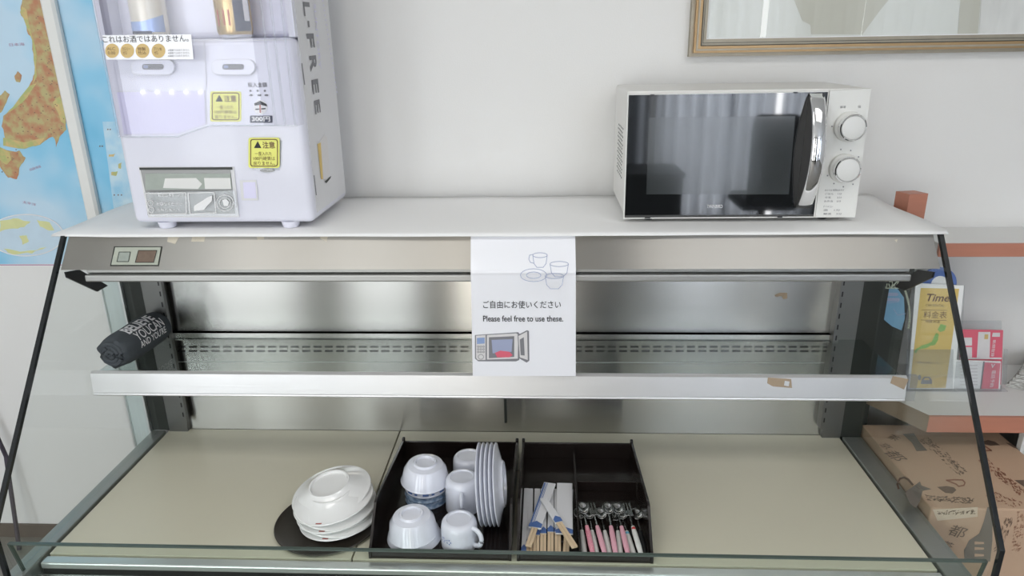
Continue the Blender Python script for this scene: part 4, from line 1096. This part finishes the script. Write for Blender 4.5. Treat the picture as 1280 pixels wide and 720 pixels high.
# hanging tag
TS = FY(1.590)
tg = thing('hanging_tag', 'blue hanging tag with pale bead string at the right rear post', 'tag', (.80, 1.59, .90))
slab('tag_board', TS, [(1096, 365), (1108, 358), (1122, 361), (1130, 372), (1131, 398), (1127, 413), (1115, 408), (1102, 397), (1093, 383)], .0, .002, 'tagb', tg)
print_on('tag_stripes', TS, [rrect(1113, 368, 20, 4, 2), rrect(1114, 374.5, 22, 4, 2)], 'inkb', tg, .0008)
ring_on('tag_lines', TS, [([(1099, 380), (1124, 377)], False), ([(1117, 386), (1122, 394), (1132, 392)], False)], 'inkb', tg, .8, .001)
mb = MB()
for k in range(26):
    t_ = k/25
    a = TS.at(1130+5*math.sin(t_*2.6)+3*t_, 358+52*t_, .006)
    mb.lathe([(0, -.003), (.003, 0), (0, .003)], a, 8)
mb.build('bead_string', 'beads', tg, True)
mb = MB()
for k in range(5):
    pts = [TS.at(1096+k*7+6*math.cos(i*.8+k), 356+5*math.sin(i*1.1+k*2), .008+.001*i) for i in range(8)]
    mb.tube(pts, .0014, 6)
mb.build('cord', 'beads', tg, True)
# ------------------------------------------------------------------ cardboard box
bz = .500
bx0, bx1, by0, by1 = .7768, 1.084, 1.243, 1.575
box = thing('cardboard_box', 'tan cardboard box with brown kitchenware prints right of the display case', 'box', ((bx0+bx1)/2, 1.30, 0))
BZ = FZ(bz)
MB().box(.7768, bx1, by0, by1, .0, bz, .003).build('carton', 'card', box)
BT = FZ(bz); BF = FY(by0)
def b6(pts): return [(1100+x/6, 520+y/6) for x, y in pts]
print_on('kettle_print', BT, [b6([(190, 590), (200, 560), (240, 535), (300, 490), (310, 520), (385, 548), (320, 560), (300, 640), (270, 690), (230, 660)])], 'cardgrey', box, .0008)
ring_on('kettle_handle_print', BT, [(b6([(140, 545), (130, 510), (150, 470), (180, 460), (210, 475), (245, 515)]), False)], 'cardink', box, 2.6, .0008)
print_on('leaf_print', BT, [b6([(430, 532), (500, 525), (555, 535), (572, 555), (545, 580), (490, 575)]), b6([(770, 190), (810, 180), (860, 192), (900, 218), (830, 222), (780, 210)]), b6([(1010, 480), (1080, 480), (1080, 530)]), b6([(945, 200), (990, 210), (1040, 250), (1000, 235)])], 'cardink', box, .0008)
ring_on('leaf_outline_print', BT, [(b6([(498, 482), (560, 478), (620, 480), (638, 500), (630, 520), (590, 528), (570, 510)]), True), (b6([(735, 225), (790, 228), (835, 258), (740, 262)]), True)], 'cardink2', box, 1.6, .0009)
print_on('spatula_print', BT, [b6([(170, 135), (255, 130), (300, 200), (355, 258), (275, 262), (240, 200)])], 'cardgrey', box, .0008)
def scatter(n, f, ln, m, surf, seed, wd=.9):
    r = random.Random(seed); ps = []
    for _ in range(n):
        x, y, a = f(r); a += r.uniform(-.5, .5); l = r.uniform(.4, 1)*ln
        dx, dy = math.cos(a)*l/2, math.sin(a)*l/2; q = wd/2
        ps.append([(x-dx, y-dy), (x, y-q), (x+dx, y+dy), (x, y+q)])
    return print_on('herb_print', surf, ps, m, box, .0010)
def band(x0, y0, x1, y1, w_, ang):
    def f(r):
        t_ = r.random(); u_ = r.uniform(-1, 1)
        L_ = math.hypot(x1-x0, y1-y0); k_ = .6 if abs(y1-y0) < abs(x1-x0) else 1
        return x0+(x1-x0)*t_+u_*w_*(y1-y0)/L_, y0+(y1-y0)*t_-u_*w_*k_*(x1-x0)/L_, ang
    return f
scatter(150, band(1154, 547, 1205, 592, 7, .6), 4, 'cardink', BT, 1)
scatter(150, band(1226, 572, 1278, 617, 6, .6), 4.5, 'cardink2', BT, 2, 1.3)
scatter(60, band(1235, 617, 1275, 632, 8, .5), 4, 'cardink2', BT, 5, 1)
scatter(130, band(1157, 622, 1218, 626, 6, .1), 4, 'cardink', BT, 3)
print_on('pale_print', BF, [[(1166, 637), (1222, 634), (1222, 646), (1172, 651)]], 'cardpale', box, .0006)
scatter(70, band(1172, 641, 1220, 640, 4, -.5), 4, 'cardink', BF, 4)
scatter(120, band(1262, 648, 1246, 690, 5, 1.9), 5, 'cardink', BF, 6, 1.5)
scatter(90, band(1276, 640, 1270, 690, 6, 2.2), 4, 'cardink2', BF, 8, .8)
def b36(pts): return [(1060+x/3.6, 520+y/3.6) for x, y in pts]
print_on('fork_print', BF, [b36([(628, 410), (672, 410), (650, 500), (650, 560), (640, 655), (525, 655), (522, 605), (545, 560), (590, 530), (610, 480)])], 'cardgrey', box, .0008)
print_on('fork_gaps_print', BF, [b36([(570, y), (612, y+3), (612, y+11), (570, y+13)]) for y in (565, 590, 620)], 'card', box, .0012)
text_on('box_kanji', '都', BT, (1103, 565), (1119, 577), 12, 'cardink', box, .001)
text_on('box_kanji', '京', BT, (1098, 556), (1108, 562), 7, 'cardink', box, .001)
text_on('box_kanji', '茶', BT, (1108, 547), (1120, 552), 7, 'cardink', box, .001)
text_on('box_kanji', '都', BF, (1183, 668), (1203, 674), 15, 'cardink', box, .001)
text_on('box_kanji', '茶', BF, (1176, 684), (1188, 688), 10, 'cardink', box, .001)
# dark cable at far left
tag(MB().tube([(-1.60, 1.70, .62), (-1.585, 1.705, .50), (-1.57, 1.70, .40), (-1.555, 1.70, .30), (-1.56, 1.66, .006)], .006, 8).build('power_cable', 'cable', None, True), 'dark cable hanging down the wall at the far left', 'cable')
